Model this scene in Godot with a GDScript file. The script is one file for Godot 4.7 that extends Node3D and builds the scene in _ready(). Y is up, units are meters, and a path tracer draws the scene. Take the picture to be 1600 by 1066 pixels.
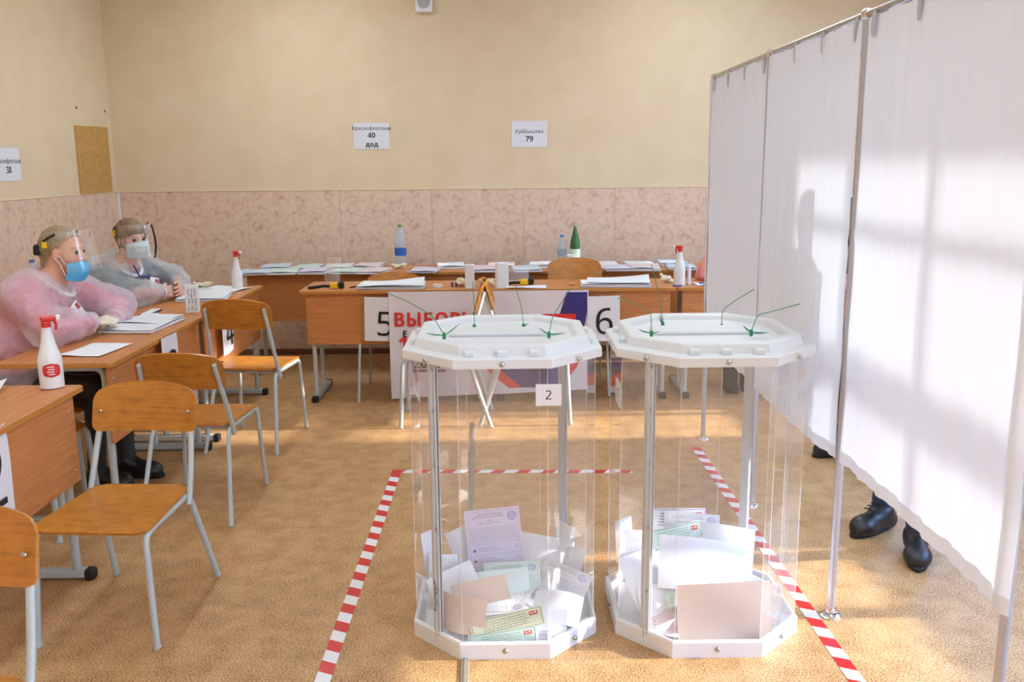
extends Node3D
# A polling station in a classroom: two clear ballot boxes, white voting booth curtains on the right,
# school desks and chairs on the left and at the back, two seated election workers.

var used := {}
var mats := {}
var tex := {}

# ------------------------------------------------------------------ naming and nodes
func numbered(n: String) -> String:
	if not used.has(n):
		used[n] = 0
		return n
	used[n] += 1
	return "%s_%03d" % [n, used[n]]

func tag(o, label: String, category := "", group := "", kind := ""):
	if label != "": o.set_meta("label", label)
	if category != "": o.set_meta("category", category)
	if group != "": o.set_meta("group", group)
	if kind != "": o.set_meta("kind", kind)
	return o

func thing(called: String, label: String, category: String, at := Vector3.ZERO, turn := 0.0, group := "") -> Node3D:
	var o := Node3D.new()
	o.name = numbered(called)
	add_child(o)
	o.position = at
	o.rotation.y = turn
	tag(o, label, category, group)
	return o

func part(parent: Node3D, called: String, mesh: Mesh, m: Material, at := Transform3D.IDENTITY, label := "") -> MeshInstance3D:
	var o := MeshInstance3D.new()
	o.name = called
	o.mesh = mesh
	o.material_override = m
	o.transform = at
	o.cast_shadow = GeometryInstance3D.SHADOW_CASTING_SETTING_ON
	parent.add_child(o, true)
	if label != "": o.set_meta("label", label)
	return o

func solo(called: String, mesh: Mesh, m: Material, label: String, category: String, at := Transform3D.IDENTITY, group := "") -> MeshInstance3D:
	var o := part(self, numbered(called), mesh, m, at)
	tag(o, label, category, group)
	return o

func struct(called: String, mesh: Mesh, m: Material, at := Transform3D.IDENTITY) -> MeshInstance3D:
	var o := part(self, called, mesh, m, at)
	o.set_meta("kind", "structure")
	return o

func copy_of(o: Node3D, at: Vector3, turn: float, label: String, group := "") -> Node3D:
	var c: Node3D = o.duplicate()
	c.name = numbered(String(o.get_meta("base_name")))
	add_child(c)
	c.position = at
	c.rotation = Vector3(0, turn, 0)
	tag(c, label, "", group)
	return c

func T(at: Vector3, euler_deg := Vector3.ZERO) -> Transform3D:
	return Transform3D(Basis.from_euler(euler_deg * (PI / 180.0)), at)

# ------------------------------------------------------------------ mesh helpers (corners are given counter-clockwise seen from outside)
func mb() -> SurfaceTool:
	var st := SurfaceTool.new()
	st.begin(Mesh.PRIMITIVE_TRIANGLES)
	return st

func vert(st: SurfaceTool, p: Vector3, n: Vector3, uv := Vector2.ZERO):
	st.set_normal(n)
	st.set_uv(uv)
	st.add_vertex(p)

func tri(st: SurfaceTool, a: Vector3, b: Vector3, c: Vector3):
	var n := (b - a).cross(c - a).normalized()
	vert(st, a, n, Vector2(a.x, a.z)); vert(st, c, n, Vector2(c.x, c.z)); vert(st, b, n, Vector2(b.x, b.z))

func quad(st: SurfaceTool, a: Vector3, b: Vector3, c: Vector3, d: Vector3):
	tri(st, a, b, c)
	tri(st, a, c, d)

func out_poly(st: SurfaceTool, pts: Array, mid: Vector3):
	var c := Vector3.ZERO
	for p in pts: c += p
	c /= pts.size()
	var n: Vector3 = (pts[1] - pts[0]).cross(pts[2] - pts[0])
	if n.dot(c - mid) < 0: pts.reverse()
	for i in range(1, pts.size() - 1): tri(st, pts[0], pts[i], pts[i + 1])

func box(st: SurfaceTool, at: Vector3, size: Vector3, bevel := 0.0, b := Basis.IDENTITY):
	var h := size / 2.0
	var bv: float = minf(bevel, minf(h.x, minf(h.y, h.z)) * 0.95)
	var P := func(ax: int, s: Vector3) -> Vector3:
		var v := Vector3(s.x * (h.x - bv), s.y * (h.y - bv), s.z * (h.z - bv))
		v[ax] = s[ax] * h[ax]
		return at + b * v
	var sg := [-1.0, 1.0]
	for ax in 3:
		var u := (ax + 1) % 3
		var w := (ax + 2) % 3
		for s in sg:
			var q := []
			for e in [[-1.0, -1.0], [1.0, -1.0], [1.0, 1.0], [-1.0, 1.0]]:
				var k := Vector3.ZERO
				k[ax] = s; k[u] = e[0]; k[w] = e[1]
				q.append(P.call(ax, k))
			out_poly(st, q, at)
	if bv <= 0.0: return
	for ax in 3:
		var u := (ax + 1) % 3
		var w := (ax + 2) % 3
		for s in sg:
			for r in sg:
				var k0 := Vector3.ZERO
				k0[u] = s; k0[w] = r; k0[ax] = -1.0
				var k1 := k0
				k1[ax] = 1.0
				out_poly(st, [P.call(u, k0), P.call(u, k1), P.call(w, k1), P.call(w, k0)], at)
	for x in sg:
		for y in sg:
			for z in sg:
				var k := Vector3(x, y, z)
				out_poly(st, [P.call(0, k), P.call(1, k), P.call(2, k)], at)

func boxm(size: Vector3, bevel := 0.0, at := Vector3.ZERO) -> ArrayMesh:
	var st := mb()
	box(st, at, size, bevel)
	return st.commit()

# polygon in the x,y plane (counter-clockwise) pushed out from z0 to z1, edges of both faces chamfered by bev
func slab(st: SurfaceTool, poly: PackedVector2Array, z0: float, z1: float, xf := Transform3D.IDENTITY, bev := 0.0, bend = null):
	var pl := poly
	if Geometry2D.is_polygon_clockwise(pl): pl.reverse()
	var inner := pl
	if bev > 0.0:
		var off := Geometry2D.offset_polygon(pl, -bev, Geometry2D.JOIN_MITER)
		if off.size() == 1 and off[0].size() == pl.size():
			inner = off[0]
			if Geometry2D.is_polygon_clockwise(inner): inner.reverse()
			# start both rings at the nearest corner
			var best := 0
			for i in inner.size():
				if inner[i].distance_squared_to(pl[0]) < inner[best].distance_squared_to(pl[0]): best = i
			var r := PackedVector2Array()
			for i in inner.size(): r.append(inner[(i + best) % inner.size()])
			inner = r
		else:
			bev = 0.0
	var f := func(p: Vector2, z: float) -> Vector3:
		var v := Vector3(p.x, p.y, z)
		if bend != null: v = bend.call(v)
		return xf * v
	var n := pl.size()
	var ix := Geometry2D.triangulate_polygon(inner)
	for i in range(0, ix.size(), 3):
		var a := inner[ix[i]]
		var b := inner[ix[i + 1]]
		var c := inner[ix[i + 2]]
		if (b - a).cross(c - a) < 0:
			var t := b
			b = c
			c = t
		tri(st, f.call(a, z1), f.call(b, z1), f.call(c, z1))
		tri(st, f.call(a, z0), f.call(c, z0), f.call(b, z0))
	var rings := [[inner, z0], [pl, z0 + bev], [pl, z1 - bev], [inner, z1]] if bev > 0.0 else [[pl, z0], [pl, z1]]
	for k in rings.size() - 1:
		for i in n:
			var j := (i + 1) % n
			quad(st, f.call(rings[k][0][i], rings[k][1]), f.call(rings[k][0][j], rings[k][1]), f.call(rings[k + 1][0][j], rings[k + 1][1]), f.call(rings[k + 1][0][i], rings[k + 1][1]))

func round_rect(w: float, h: float, r: float, seg := 5) -> PackedVector2Array:
	var o := PackedVector2Array()
	for c in [[1, 1, 0], [-1, 1, 1], [-1, -1, 2], [1, -1, 3]]:
		for i in seg + 1:
			var a: float = (c[2] + float(i) / seg) * PI / 2
			o.append(Vector2(c[0] * (w / 2 - r) + cos(a) * r, c[1] * (h / 2 - r) + sin(a) * r))
	return o

# sweep of an outline (in metres, x across and y along "up") along a path
func sweep(st: SurfaceTool, path: Array, outline: PackedVector2Array, up := Vector3.UP, caps := true):
	var rings := []
	var n := path.size()
	for i in n:
		var d: Vector3 = (path[mini(i + 1, n - 1)] - path[maxi(i - 1, 0)]).normalized()
		var x := up.cross(d)
		if x.length() < 0.05: x = Vector3.RIGHT.cross(d) if absf(d.x) < 0.9 else Vector3.BACK.cross(d)
		x = x.normalized()
		var y := d.cross(x).normalized()
		var ring := []
		for p in outline: ring.append([path[i] + x * p.x + y * p.y, (x * p.x + y * p.y).normalized()])
		rings.append(ring)
	var m := outline.size()
	var along := 0.0
	for i in n - 1:
		var l: float = (path[i + 1] - path[i]).length()
		for j in m:
			var k := (j + 1) % m
			var a = rings[i][j]; var b = rings[i][k]; var c = rings[i + 1][k]; var d = rings[i + 1][j]
			for v in [a, c, b, a, d, c]: vert(st, v[0], v[1], Vector2(float(j) / m, along))
		along += l
	if caps:
		for e in [0, n - 1]:
			var mid: Vector3 = path[e]
			var inside: Vector3 = path[1] if e == 0 else path[n - 2]
			for j in m:
				out_poly(st, [mid, rings[e][j][0], rings[e][(j + 1) % m][0]], inside)

func circle(r: float, seg := 10) -> PackedVector2Array:
	var o := PackedVector2Array()
	for i in seg: o.append(Vector2(cos(TAU * i / seg), sin(TAU * i / seg)) * r)
	return o

func tube(st: SurfaceTool, path: Array, r: float, seg := 10):
	sweep(st, path, circle(r, seg))

func tubem(path: Array, r: float, seg := 10) -> ArrayMesh:
	var st := mb()
	tube(st, path, r, seg)
	return st.commit()

# polyline with rounded corners
func rounded(pts: Array, r: float, seg := 5) -> Array:
	var o := [pts[0]]
	for i in range(1, pts.size() - 1):
		var p: Vector3 = pts[i]
		var a: Vector3 = pts[i - 1] - p
		var b: Vector3 = pts[i + 1] - p
		var ra := minf(r, minf(a.length(), b.length()) * 0.49)
		var p0 := p + a.normalized() * ra
		var p1 := p + b.normalized() * ra
		for k in seg + 1:
			var t := float(k) / seg
			o.append(p0.lerp(p, t).lerp(p.lerp(p1, t), t))
	o.append(pts[-1])
	return o

# profile of Vector2(radius, height), bottom to top
func lathe(st: SurfaceTool, prof: Array, seg := 24, at := Vector3.ZERO, sx := 1.0, sz := 1.0):
	var n := prof.size()
	for i in n - 1:
		var d0: Vector2 = prof[i + 1] - prof[i]
		if d0.length() < 1e-6: continue
		var nn := Vector2(d0.y, -d0.x).normalized()
		for j in seg:
			var a0 := TAU * j / seg
			var a1 := TAU * (j + 1) / seg
			var q := []
			for e in [[i, a0], [i, a1], [i + 1, a1], [i + 1, a0]]:
				var p: Vector2 = prof[e[0]]
				var pn := nn
				# smooth along the profile where it bends gently
				for o in [-1, 1]:
					var k0: int = e[0]
					if (e[0] == i and o == -1 and k0 > 0) or (e[0] == i + 1 and o == 1 and k0 < n - 1):
						var d1: Vector2 = (prof[k0] - prof[k0 - 1]) if o == -1 else (prof[k0 + 1] - prof[k0])
						if d1.length() > 1e-6:
							var n1 := Vector2(d1.y, -d1.x).normalized()
							if n1.dot(nn) > 0.7: pn = (nn + n1).normalized()
				q.append([at + Vector3(cos(e[1]) * p.x * sx, p.y, -sin(e[1]) * p.x * sz), Vector3(cos(e[1]) * pn.x, pn.y, -sin(e[1]) * pn.x), Vector2(e[1] / TAU, float(e[0]) / n)])
			for v in [0, 2, 1, 0, 3, 2]: vert(st, q[v][0], q[v][1], q[v][2])

func lathem(prof: Array, seg := 24) -> ArrayMesh:
	var st := mb()
	lathe(st, prof, seg)
	return st.commit()

# a smooth sheet: f(u, v) with u, v in 0..1; counter-clockwise when u runs right and v runs up
func sheet(st: SurfaceTool, f: Callable, nu: int, nv: int, flip_v := true):
	var P := []
	var N := []
	for j in nv + 1:
		for i in nu + 1:
			P.append(f.call(float(i) / nu, float(j) / nv))
	for j in nv + 1:
		for i in nu + 1:
			var du: Vector3 = P[j * (nu + 1) + mini(i + 1, nu)] - P[j * (nu + 1) + maxi(i - 1, 0)]
			var dv: Vector3 = P[mini(j + 1, nv) * (nu + 1) + i] - P[maxi(j - 1, 0) * (nu + 1) + i]
			N.append(du.cross(dv).normalized())
	for j in nv:
		for i in nu:
			var a := j * (nu + 1) + i
			var q := [a, a + 1, a + nu + 2, a + nu + 1]
			for k in [0, 2, 1, 0, 3, 2]:
				var id: int = q[k]
				var u := float(id % (nu + 1)) / nu
				var v := float(id / (nu + 1)) / nv
				vert(st, P[id], N[id], Vector2(u, 1.0 - v if flip_v else v))

func sheetm(f: Callable, nu: int, nv: int) -> ArrayMesh:
	var st := mb()
	sheet(st, f, nu, nv)
	return st.commit()

# paper w by h lying in x,y around its middle; bend (depth of the bow across x), curl of the top edge
func paper_mesh(w: float, h: float, bow := 0.0, curl := 0.0, dog := 0.0, seed := 0) -> ArrayMesh:
	return sheetm(func(u: float, v: float) -> Vector3:
		var x := (u - 0.5) * w
		var y := (v - 0.5) * h
		var z := bow * (1.0 - pow(2.0 * u - 1.0, 2)) + curl * v * v + 0.0035 * sin(u * 5.0 + seed) * sin(v * 4.0 + seed * 1.7)
		if dog != 0.0: z += dog * pow(clampf((u + v - 1.25) / 0.75, 0, 1), 1.5)
		return Vector3(x, y, z), 8, 8)

func lettering(text: String, height: float, bold := false, depth := 0.0006) -> TextMesh:
	var t := TextMesh.new()
	var f := SystemFont.new()
	f.font_names = PackedStringArray(["Droid Sans"])
	if bold: f.font_weight = 700
	t.font = f
	t.text = text
	t.font_size = 64
	t.pixel_size = height / 46.0
	t.depth = depth
	t.curve_step = 1.0
	return t

# ------------------------------------------------------------------ materials
func mat(key: String, c: Color, rough := 0.6, metal := 0.0, texture: Texture2D = null, scale := 1.0, world := false) -> StandardMaterial3D:
	if mats.has(key): return mats[key]
	var m := StandardMaterial3D.new()
	m.resource_name = key
	m.albedo_color = c
	m.roughness = rough
	m.metallic = metal
	if texture:
		m.albedo_texture = texture
		m.uv1_triplanar = true
		m.uv1_world_triplanar = world
		m.uv1_triplanar_sharpness = 8.0
		m.uv1_scale = Vector3.ONE * scale
	mats[key] = m
	return m

func print_mat(key: String, texture: Texture2D, back := 0.25) -> StandardMaterial3D:
	if mats.has(key): return mats[key]
	var m := StandardMaterial3D.new()
	m.resource_name = key
	m.albedo_texture = texture
	m.roughness = 0.85
	m.cull_mode = BaseMaterial3D.CULL_DISABLED
	m.backlight_enabled = true
	m.backlight = Color(back, back, back)
	mats[key] = m
	return m

func pane(key: String, c: Color, alpha: float, rough := 0.02) -> StandardMaterial3D:
	if mats.has(key): return mats[key]
	var m := StandardMaterial3D.new()
	m.resource_name = key
	m.transparency = BaseMaterial3D.TRANSPARENCY_ALPHA
	m.albedo_color = Color(c.r, c.g, c.b, alpha)
	m.roughness = rough
	m.cull_mode = BaseMaterial3D.CULL_DISABLED
	mats[key] = m
	return m

func noise_img(size: int, freq: float, seed: int, type := FastNoiseLite.TYPE_SIMPLEX_SMOOTH, oct := 3) -> PackedByteArray:
	var n := FastNoiseLite.new()
	n.noise_type = type
	n.seed = seed
	n.frequency = freq
	n.fractal_octaves = oct
	var im := n.get_seamless_image(size, size, false, false, 0.15, true)
	im.convert(Image.FORMAT_L8)
	return im.get_data()

# colour = ramp over layers of noise; layers: [bytes, weight]; ramp: [[at, Color], ...]
func ramp_tex(size: int, layers: Array, ramp: Array, grain := 0.0, seed := 1) -> ImageTexture:
	var rng := RandomNumberGenerator.new()
	rng.seed = seed
	var lut := PackedColorArray()
	var g := Gradient.new()
	var offs := PackedFloat32Array()
	var cols := PackedColorArray()
	for r in ramp:
		offs.append(r[0])
		cols.append(r[1])
	g.offsets = offs
	g.colors = cols
	for i in 256: lut.append(g.sample(i / 255.0))
	var data := PackedByteArray()
	data.resize(size * size * 3)
	var total := 0.0
	for l in layers: total += l[1]
	var l0: PackedByteArray = layers[0][0]
	var w0: float = layers[0][1] / total
	var l1: PackedByteArray = layers[1][0] if layers.size() > 1 else l0
	var w1: float = layers[1][1] / total if layers.size() > 1 else 0.0
	var l2: PackedByteArray = layers[2][0] if layers.size() > 2 else l0
	var w2: float = layers[2][1] / total if layers.size() > 2 else 0.0
	for i in size * size:
		var v := l0[i] * w0 + l1[i] * w1 + l2[i] * w2
		if grain > 0.0: v += rng.randf_range(-grain, grain) * 255.0
		var c := lut[clampi(int(v), 0, 255)]
		data[i * 3] = c.r8
		data[i * 3 + 1] = c.g8
		data[i * 3 + 2] = c.b8
	return ImageTexture.create_from_image(Image.create_from_data(size, size, false, Image.FORMAT_RGB8, data))

# streaky grain running along u
func grain_img(size: int, fu: float, fv: float, seed: int) -> PackedByteArray:
	var n := FastNoiseLite.new()
	n.noise_type = FastNoiseLite.TYPE_SIMPLEX_SMOOTH
	n.seed = seed
	n.frequency = 1.0
	n.fractal_octaves = 3
	var o := PackedByteArray()
	o.resize(size * size)
	for y in size:
		for x in size:
			# blend across the seam so that the streaks repeat
			var t := float(x) / size
			var a := n.get_noise_2d(x * fu, y * fv)
			var b := n.get_noise_2d((x - size) * fu, y * fv)
			o[y * size + x] = int(clampf((lerpf(a, b, t)) * 0.7 + 0.5, 0, 1) * 255)
	return o

func S(r: int, g: int, b: int) -> Color:
	return Color8(r, g, b)

# a printed sheet: rules, rows of tiny dashes for small print, optional stamp and emblem
func print_tex(key: String, base: Color, ink: Color, style: int, seed: int) -> ImageTexture:
	if tex.has(key): return tex[key]
	var rng := RandomNumberGenerator.new()
	rng.seed = seed
	var w := 300
	var h := 420
	if style == 2 or style == 4: h = 120
	var im := Image.create(w, h, false, Image.FORMAT_RGB8)
	im.fill(base)
	var soft := base.lerp(ink, 0.55)
	var dash := func(x0: int, x1: int, y: int, th: int):
		var x := x0
		while x < x1:
			var l := rng.randi_range(3, 13)
			im.fill_rect(Rect2i(x, y, mini(l, x1 - x), th), soft)
			x += l + rng.randi_range(2, 4)
	if style == 1:   # ballot: border, heading, rules, rows with squares, stamp
		for r in [[12, 12, 276, 1], [12, 407, 276, 1], [12, 12, 1, 396], [288, 12, 1, 396]]: im.fill_rect(Rect2i(r[0], r[1], r[2], r[3]), soft)
		for k in 3: dash.call(70 - k * 15, 205 + k * 8, 24 + k * 9, 3)
		dash.call(120, 150, 60, 3)
		dash.call(70, 190, 72, 3)
		for y in [98, 170, 182, 240, 300, 350]: im.fill_rect(Rect2i(13, y, 275, 1), soft)
		for k in 7: dash.call(18, 282, 106 + k * 9, 2)
		for k in 3:
			var y := 200 + k * 55
			im.fill_rect(Rect2i(30, y + 8, 18, 12), soft)
			for q in 3: dash.call(60, 150 + q * 20, y + q * 9, 2)
			for r in [[262, y, 16, 1], [262, y + 15, 16, 1], [262, y, 1, 16], [277, y, 1, 16]]: im.fill_rect(Rect2i(r[0], r[1], r[2], r[3]), ink)
		for y in range(20, 70):
			for x in range(230, 280):
				var d := Vector2(x - 255, y - 45).length()
				if d < 24 and (d > 20 or rng.randf() < 0.4): im.set_pixel(x, y, base.lerp(Color8(90, 90, 170), 0.55))
	elif style == 2:  # strip heading with a small red flag mark
		for r in [[6, 6, 288, 2], [6, 112, 288, 2], [6, 6, 2, 108], [292, 6, 2, 108]]: im.fill_rect(Rect2i(r[0], r[1], r[2], r[3]), ink)
		for k in 5: dash.call(60 - k * 4, 230 + (k % 3) * 8, 24 + k * 15, 5)
		im.fill_rect(Rect2i(244, 22, 36, 26), Color8(205, 70, 62))
		im.fill_rect(Rect2i(250, 30, 10, 8), Color8(240, 225, 215))
		im.fill_rect(Rect2i(266, 26, 8, 12), Color8(240, 225, 215))
	elif style == 3:  # handwritten register
		for y in range(30, 400, 36):
			im.fill_rect(Rect2i(8, y, 284, 1), base.lerp(ink, 0.3))
			dash.call(20, rng.randi_range(90, 260), y - 12, 2)
			if rng.randf() < 0.5: dash.call(60, 200, y - 20, 2)
		for x in [60, 150, 230]: im.fill_rect(Rect2i(x, 8, 1, 400), base.lerp(ink, 0.25))
	elif style == 4:  # strip with small heading and code
		for r in [[4, 4, 292, 1], [4, 115, 292, 1]]: im.fill_rect(Rect2i(r[0], r[1], r[2], r[3]), soft)
		for k in 4: dash.call(60, 240, 30 + k * 16, 4)
	elif style == 5:  # plain text sheet
		for k in 34:
			if k % 9 != 8: dash.call(24, 276 if k % 5 else 180, 24 + k * 11, 2)
	tex[key] = ImageTexture.create_from_image(im)
	return tex[key]

# ------------------------------------------------------------------ bodies: smooth union of tapered capsules, meshed as surface nets
func cap(a: Vector3, b: Vector3, ra: float, rb: float, c: Color, k := 0.03) -> Dictionary:
	return {"a": a, "b": b, "ra": ra, "rb": rb, "c": c, "k": k, "e": false, "s": false}

func ell(c0: Vector3, r: Vector3, c: Color, k := 0.02, b := Basis.IDENTITY) -> Dictionary:
	return {"a": c0, "b": c0, "r": r, "ra": maxf(r.x, maxf(r.y, r.z)), "rb": 0.0, "c": c, "k": k, "e": true, "s": false, "m": b.inverse()}

func cut(p: Dictionary) -> Dictionary:
	p.s = true
	return p

func soft_mesh(out: Dictionary, prims: Array, cell: float, xf := Transform3D.IDENTITY, wrinkle: FastNoiseLite = null, amp := 0.0, keep = null, paint = null):
	var lo := Vector3(1e9, 1e9, 1e9)
	var hi := -lo
	for p in prims:
		if p.s: continue
		var r: float = maxf(p.ra, p.rb) + cell * 3.0 + absf(amp)
		var rv := Vector3.ONE * r
		lo = lo.min((p.a - rv).min(p.b - rv))
		hi = hi.max((p.a + rv).max(p.b + rv))
	var nx := int((hi.x - lo.x) / cell) + 2
	var ny := int((hi.y - lo.y) / cell) + 2
	var nz := int((hi.z - lo.z) / cell) + 2
	var vals := PackedFloat32Array()
	vals.resize(nx * ny * nz)
	vals.fill(1.0)
	var ids := PackedByteArray()
	ids.resize(nx * ny * nz)
	var dist := PackedFloat32Array()
	dist.resize(nx * ny * nz)
	dist.fill(9.0)
	for pi in prims.size():
		var p: Dictionary = prims[pi]
		var k: float = p.k
		var m: float = maxf(p.ra, p.rb) + k + cell * 2.5 + absf(amp)
		var mv := Vector3.ONE * m
		var p0: Vector3 = ((p.a - mv).min(p.b - mv) - lo) / cell
		var p1: Vector3 = ((p.a + mv).max(p.b + mv) - lo) / cell
		var x0 := maxi(0, int(p0.x)); var y0 := maxi(0, int(p0.y)); var z0 := maxi(0, int(p0.z))
		var x1 := mini(nx - 1, int(p1.x) + 1); var y1 := mini(ny - 1, int(p1.y) + 1); var z1 := mini(nz - 1, int(p1.z) + 1)
		var a: Vector3 = p.a
		var ab: Vector3 = p.b - p.a
		var l2 := maxf(ab.length_squared(), 1e-9)
		var ra: float = p.ra
		var rd: float = p.rb - p.ra
		var is_e: bool = p.e
		var is_s: bool = p.s
		var er: Vector3 = p.r if is_e else Vector3.ONE
		var em: Basis = p.m if is_e else Basis.IDENTITY
		for z in range(z0, z1 + 1):
			for y in range(y0, y1 + 1):
				var row := (z * ny + y) * nx
				for x in range(x0, x1 + 1):
					var q := Vector3(lo.x + x * cell, lo.y + y * cell, lo.z + z * cell) - a
					var d: float
					if is_e:
						q = em * q
						var k0 := (q / er).length()
						var k1 := (q / (er * er)).length()
						d = k0 * (k0 - 1.0) / maxf(k1, 1e-6)
					else:
						var t := clampf(q.dot(ab) / l2, 0.0, 1.0)
						d = (q - ab * t).length() - ra - rd * t
					var i := row + x
					var v := vals[i]
					if is_s:
						d = -d
						var h := maxf(k - absf(v - d), 0.0) / k
						vals[i] = maxf(v, d) + h * h * k * 0.25
					else:
						if d < dist[i]:
							dist[i] = d
							ids[i] = pi
						var h := maxf(k - absf(v - d), 0.0) / k
						vals[i] = minf(v, d) - h * h * k * 0.25
	if wrinkle:
		for z in nz:
			for y in ny:
				for x in nx:
					var i := (z * ny + y) * nx + x
					if absf(vals[i]) < 0.06:
						vals[i] += amp * wrinkle.get_noise_3d(lo.x + x * cell, (lo.y + y * cell), lo.z + z * cell)
	var idx := PackedInt32Array()
	idx.resize(nx * ny * nz)
	idx.fill(-1)
	var V: PackedVector3Array = out.v
	var C: PackedColorArray = out.c
	var I: PackedInt32Array = out.i
	var s1 := 1; var s2 := nx; var s3 := nx * ny
	var corner := [0, s1, s2, s1 + s2, s3, s1 + s3, s2 + s3, s1 + s2 + s3]
	var edges := [[0, 1], [2, 3], [4, 5], [6, 7], [0, 2], [1, 3], [4, 6], [5, 7], [0, 4], [1, 5], [2, 6], [3, 7]]
	var cp := [Vector3(0, 0, 0), Vector3(1, 0, 0), Vector3(0, 1, 0), Vector3(1, 1, 0), Vector3(0, 0, 1), Vector3(1, 0, 1), Vector3(0, 1, 1), Vector3(1, 1, 1)]
	for z in nz - 1:
		for y in ny - 1:
			for x in nx - 1:
				var b := (z * ny + y) * nx + x
				var neg := 0
				var low := 0
				for c in 8:
					if vals[b + corner[c]] < 0.0:
						neg += 1
						low = c
				if neg == 0 or neg == 8: continue
				var sum := Vector3.ZERO
				var cnt := 0
				for e in edges:
					var va: float = vals[b + corner[e[0]]]
					var vb: float = vals[b + corner[e[1]]]
					if (va < 0.0) != (vb < 0.0):
						sum += cp[e[0]].lerp(cp[e[1]], va / (va - vb))
						cnt += 1
				var pos := lo + (Vector3(x, y, z) + sum / cnt) * cell
				if keep != null and not keep.call(pos): continue
				idx[b] = V.size()
				V.append(xf * pos)
				var col: Color = prims[ids[b + corner[low]]].c
				if paint != null: col = paint.call(pos, col)
				C.append(col)
	for z in range(1, nz - 1):
		for y in range(1, ny - 1):
			for x in range(1, nx - 1):
				var b := (z * ny + y) * nx + x
				var v0 := vals[b] < 0.0
				for ax in 3:
					var o: int = [s1, s2, s3][ax]
					var v1 := vals[b + o] < 0.0
					if v0 == v1: continue
					var u: int = [s2, s3, s1][ax]
					var w: int = [s3, s1, s2][ax]
					var q0 := idx[b - u - w]; var q1 := idx[b - w]; var q2 := idx[b]; var q3 := idx[b - u]
					if q0 < 0 or q1 < 0 or q2 < 0 or q3 < 0: continue
					if v0: I.append_array(PackedInt32Array([q0, q2, q1, q0, q3, q2]))
					else: I.append_array(PackedInt32Array([q0, q1, q2, q0, q2, q3]))
	out.v = V
	out.c = C
	out.i = I

func soft() -> Dictionary:
	return {"v": PackedVector3Array(), "c": PackedColorArray(), "i": PackedInt32Array()}

func soft_commit(out: Dictionary, origin := Vector3.ZERO) -> ArrayMesh:
	var V: PackedVector3Array = out.v
	var I: PackedInt32Array = out.i
	var N := PackedVector3Array()
	N.resize(V.size())
	for t in range(0, I.size(), 3):
		var n := (V[I[t + 2]] - V[I[t]]).cross(V[I[t + 1]] - V[I[t]])
		for k in 3: N[I[t + k]] += n
	for i in V.size():
		N[i] = N[i].normalized()
		V[i] -= origin
	var arr := []
	arr.resize(Mesh.ARRAY_MAX)
	arr[Mesh.ARRAY_VERTEX] = V
	arr[Mesh.ARRAY_NORMAL] = N
	arr[Mesh.ARRAY_COLOR] = out.c
	arr[Mesh.ARRAY_INDEX] = I
	var m := ArrayMesh.new()
	m.add_surface_from_arrays(Mesh.PRIMITIVE_TRIANGLES, arr)
	return m

func lin(r: int, g: int, b: int) -> Color:
	return Color8(r, g, b).srgb_to_linear()

# palm and five fingers; d: from wrist to fingertips, s: towards the thumb, n: out of the palm
func hand_prims(wr: Vector3, d: Vector3, s: Vector3, curl: float, c: Color, size := 1.0) -> Array:
	d = d.normalized()
	s = (s - d * s.dot(d)).normalized()
	var n := d.cross(s).normalized()
	if n.y > 0: n = -n
	var o := []
	var lens := [0.066, 0.074, 0.070, 0.054]
	for i in 4:
		var off := (1.5 - i) * 0.0195 * size
		var kn := wr + d * (0.086 - absf(i - 1.2) * 0.006) * size + s * off
		o.append(cap(wr + s * off * 0.6, kn, 0.0145 * size, 0.0115 * size, c, 0.012))
		var p := kn
		var ang := curl * (0.5 + 0.12 * i)
		for k in 3:
			var dir := d.rotated(s, 0.0)
			dir = (d * cos(ang) + n * sin(ang)).normalized()
			var q: Vector3 = p + dir * lens[i] * [0.46, 0.30, 0.24][k] * size + s * (1.5 - i) * 0.0012
			o.append(cap(p, q, (0.0098 - k * 0.0009) * size, (0.0092 - k * 0.0011) * size, c, 0.004))
			p = q
			ang += curl * 0.75
	var t0 := wr + d * 0.022 * size + s * 0.024 * size
	var t1 := t0 + (d * 0.72 + s * 0.62 + n * 0.25).normalized() * 0.042 * size
	var t2 := t1 + (d * 0.95 + s * 0.12 + n * 0.35).normalized() * 0.032 * size
	o.append(cap(wr + d * 0.012, t0, 0.016 * size, 0.0145 * size, c, 0.012))
	o.append(cap(t0, t1, 0.0135 * size, 0.0108 * size, c, 0.008))
	o.append(cap(t1, t2, 0.0105 * size, 0.0088 * size, c, 0.004))
	return o

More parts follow.
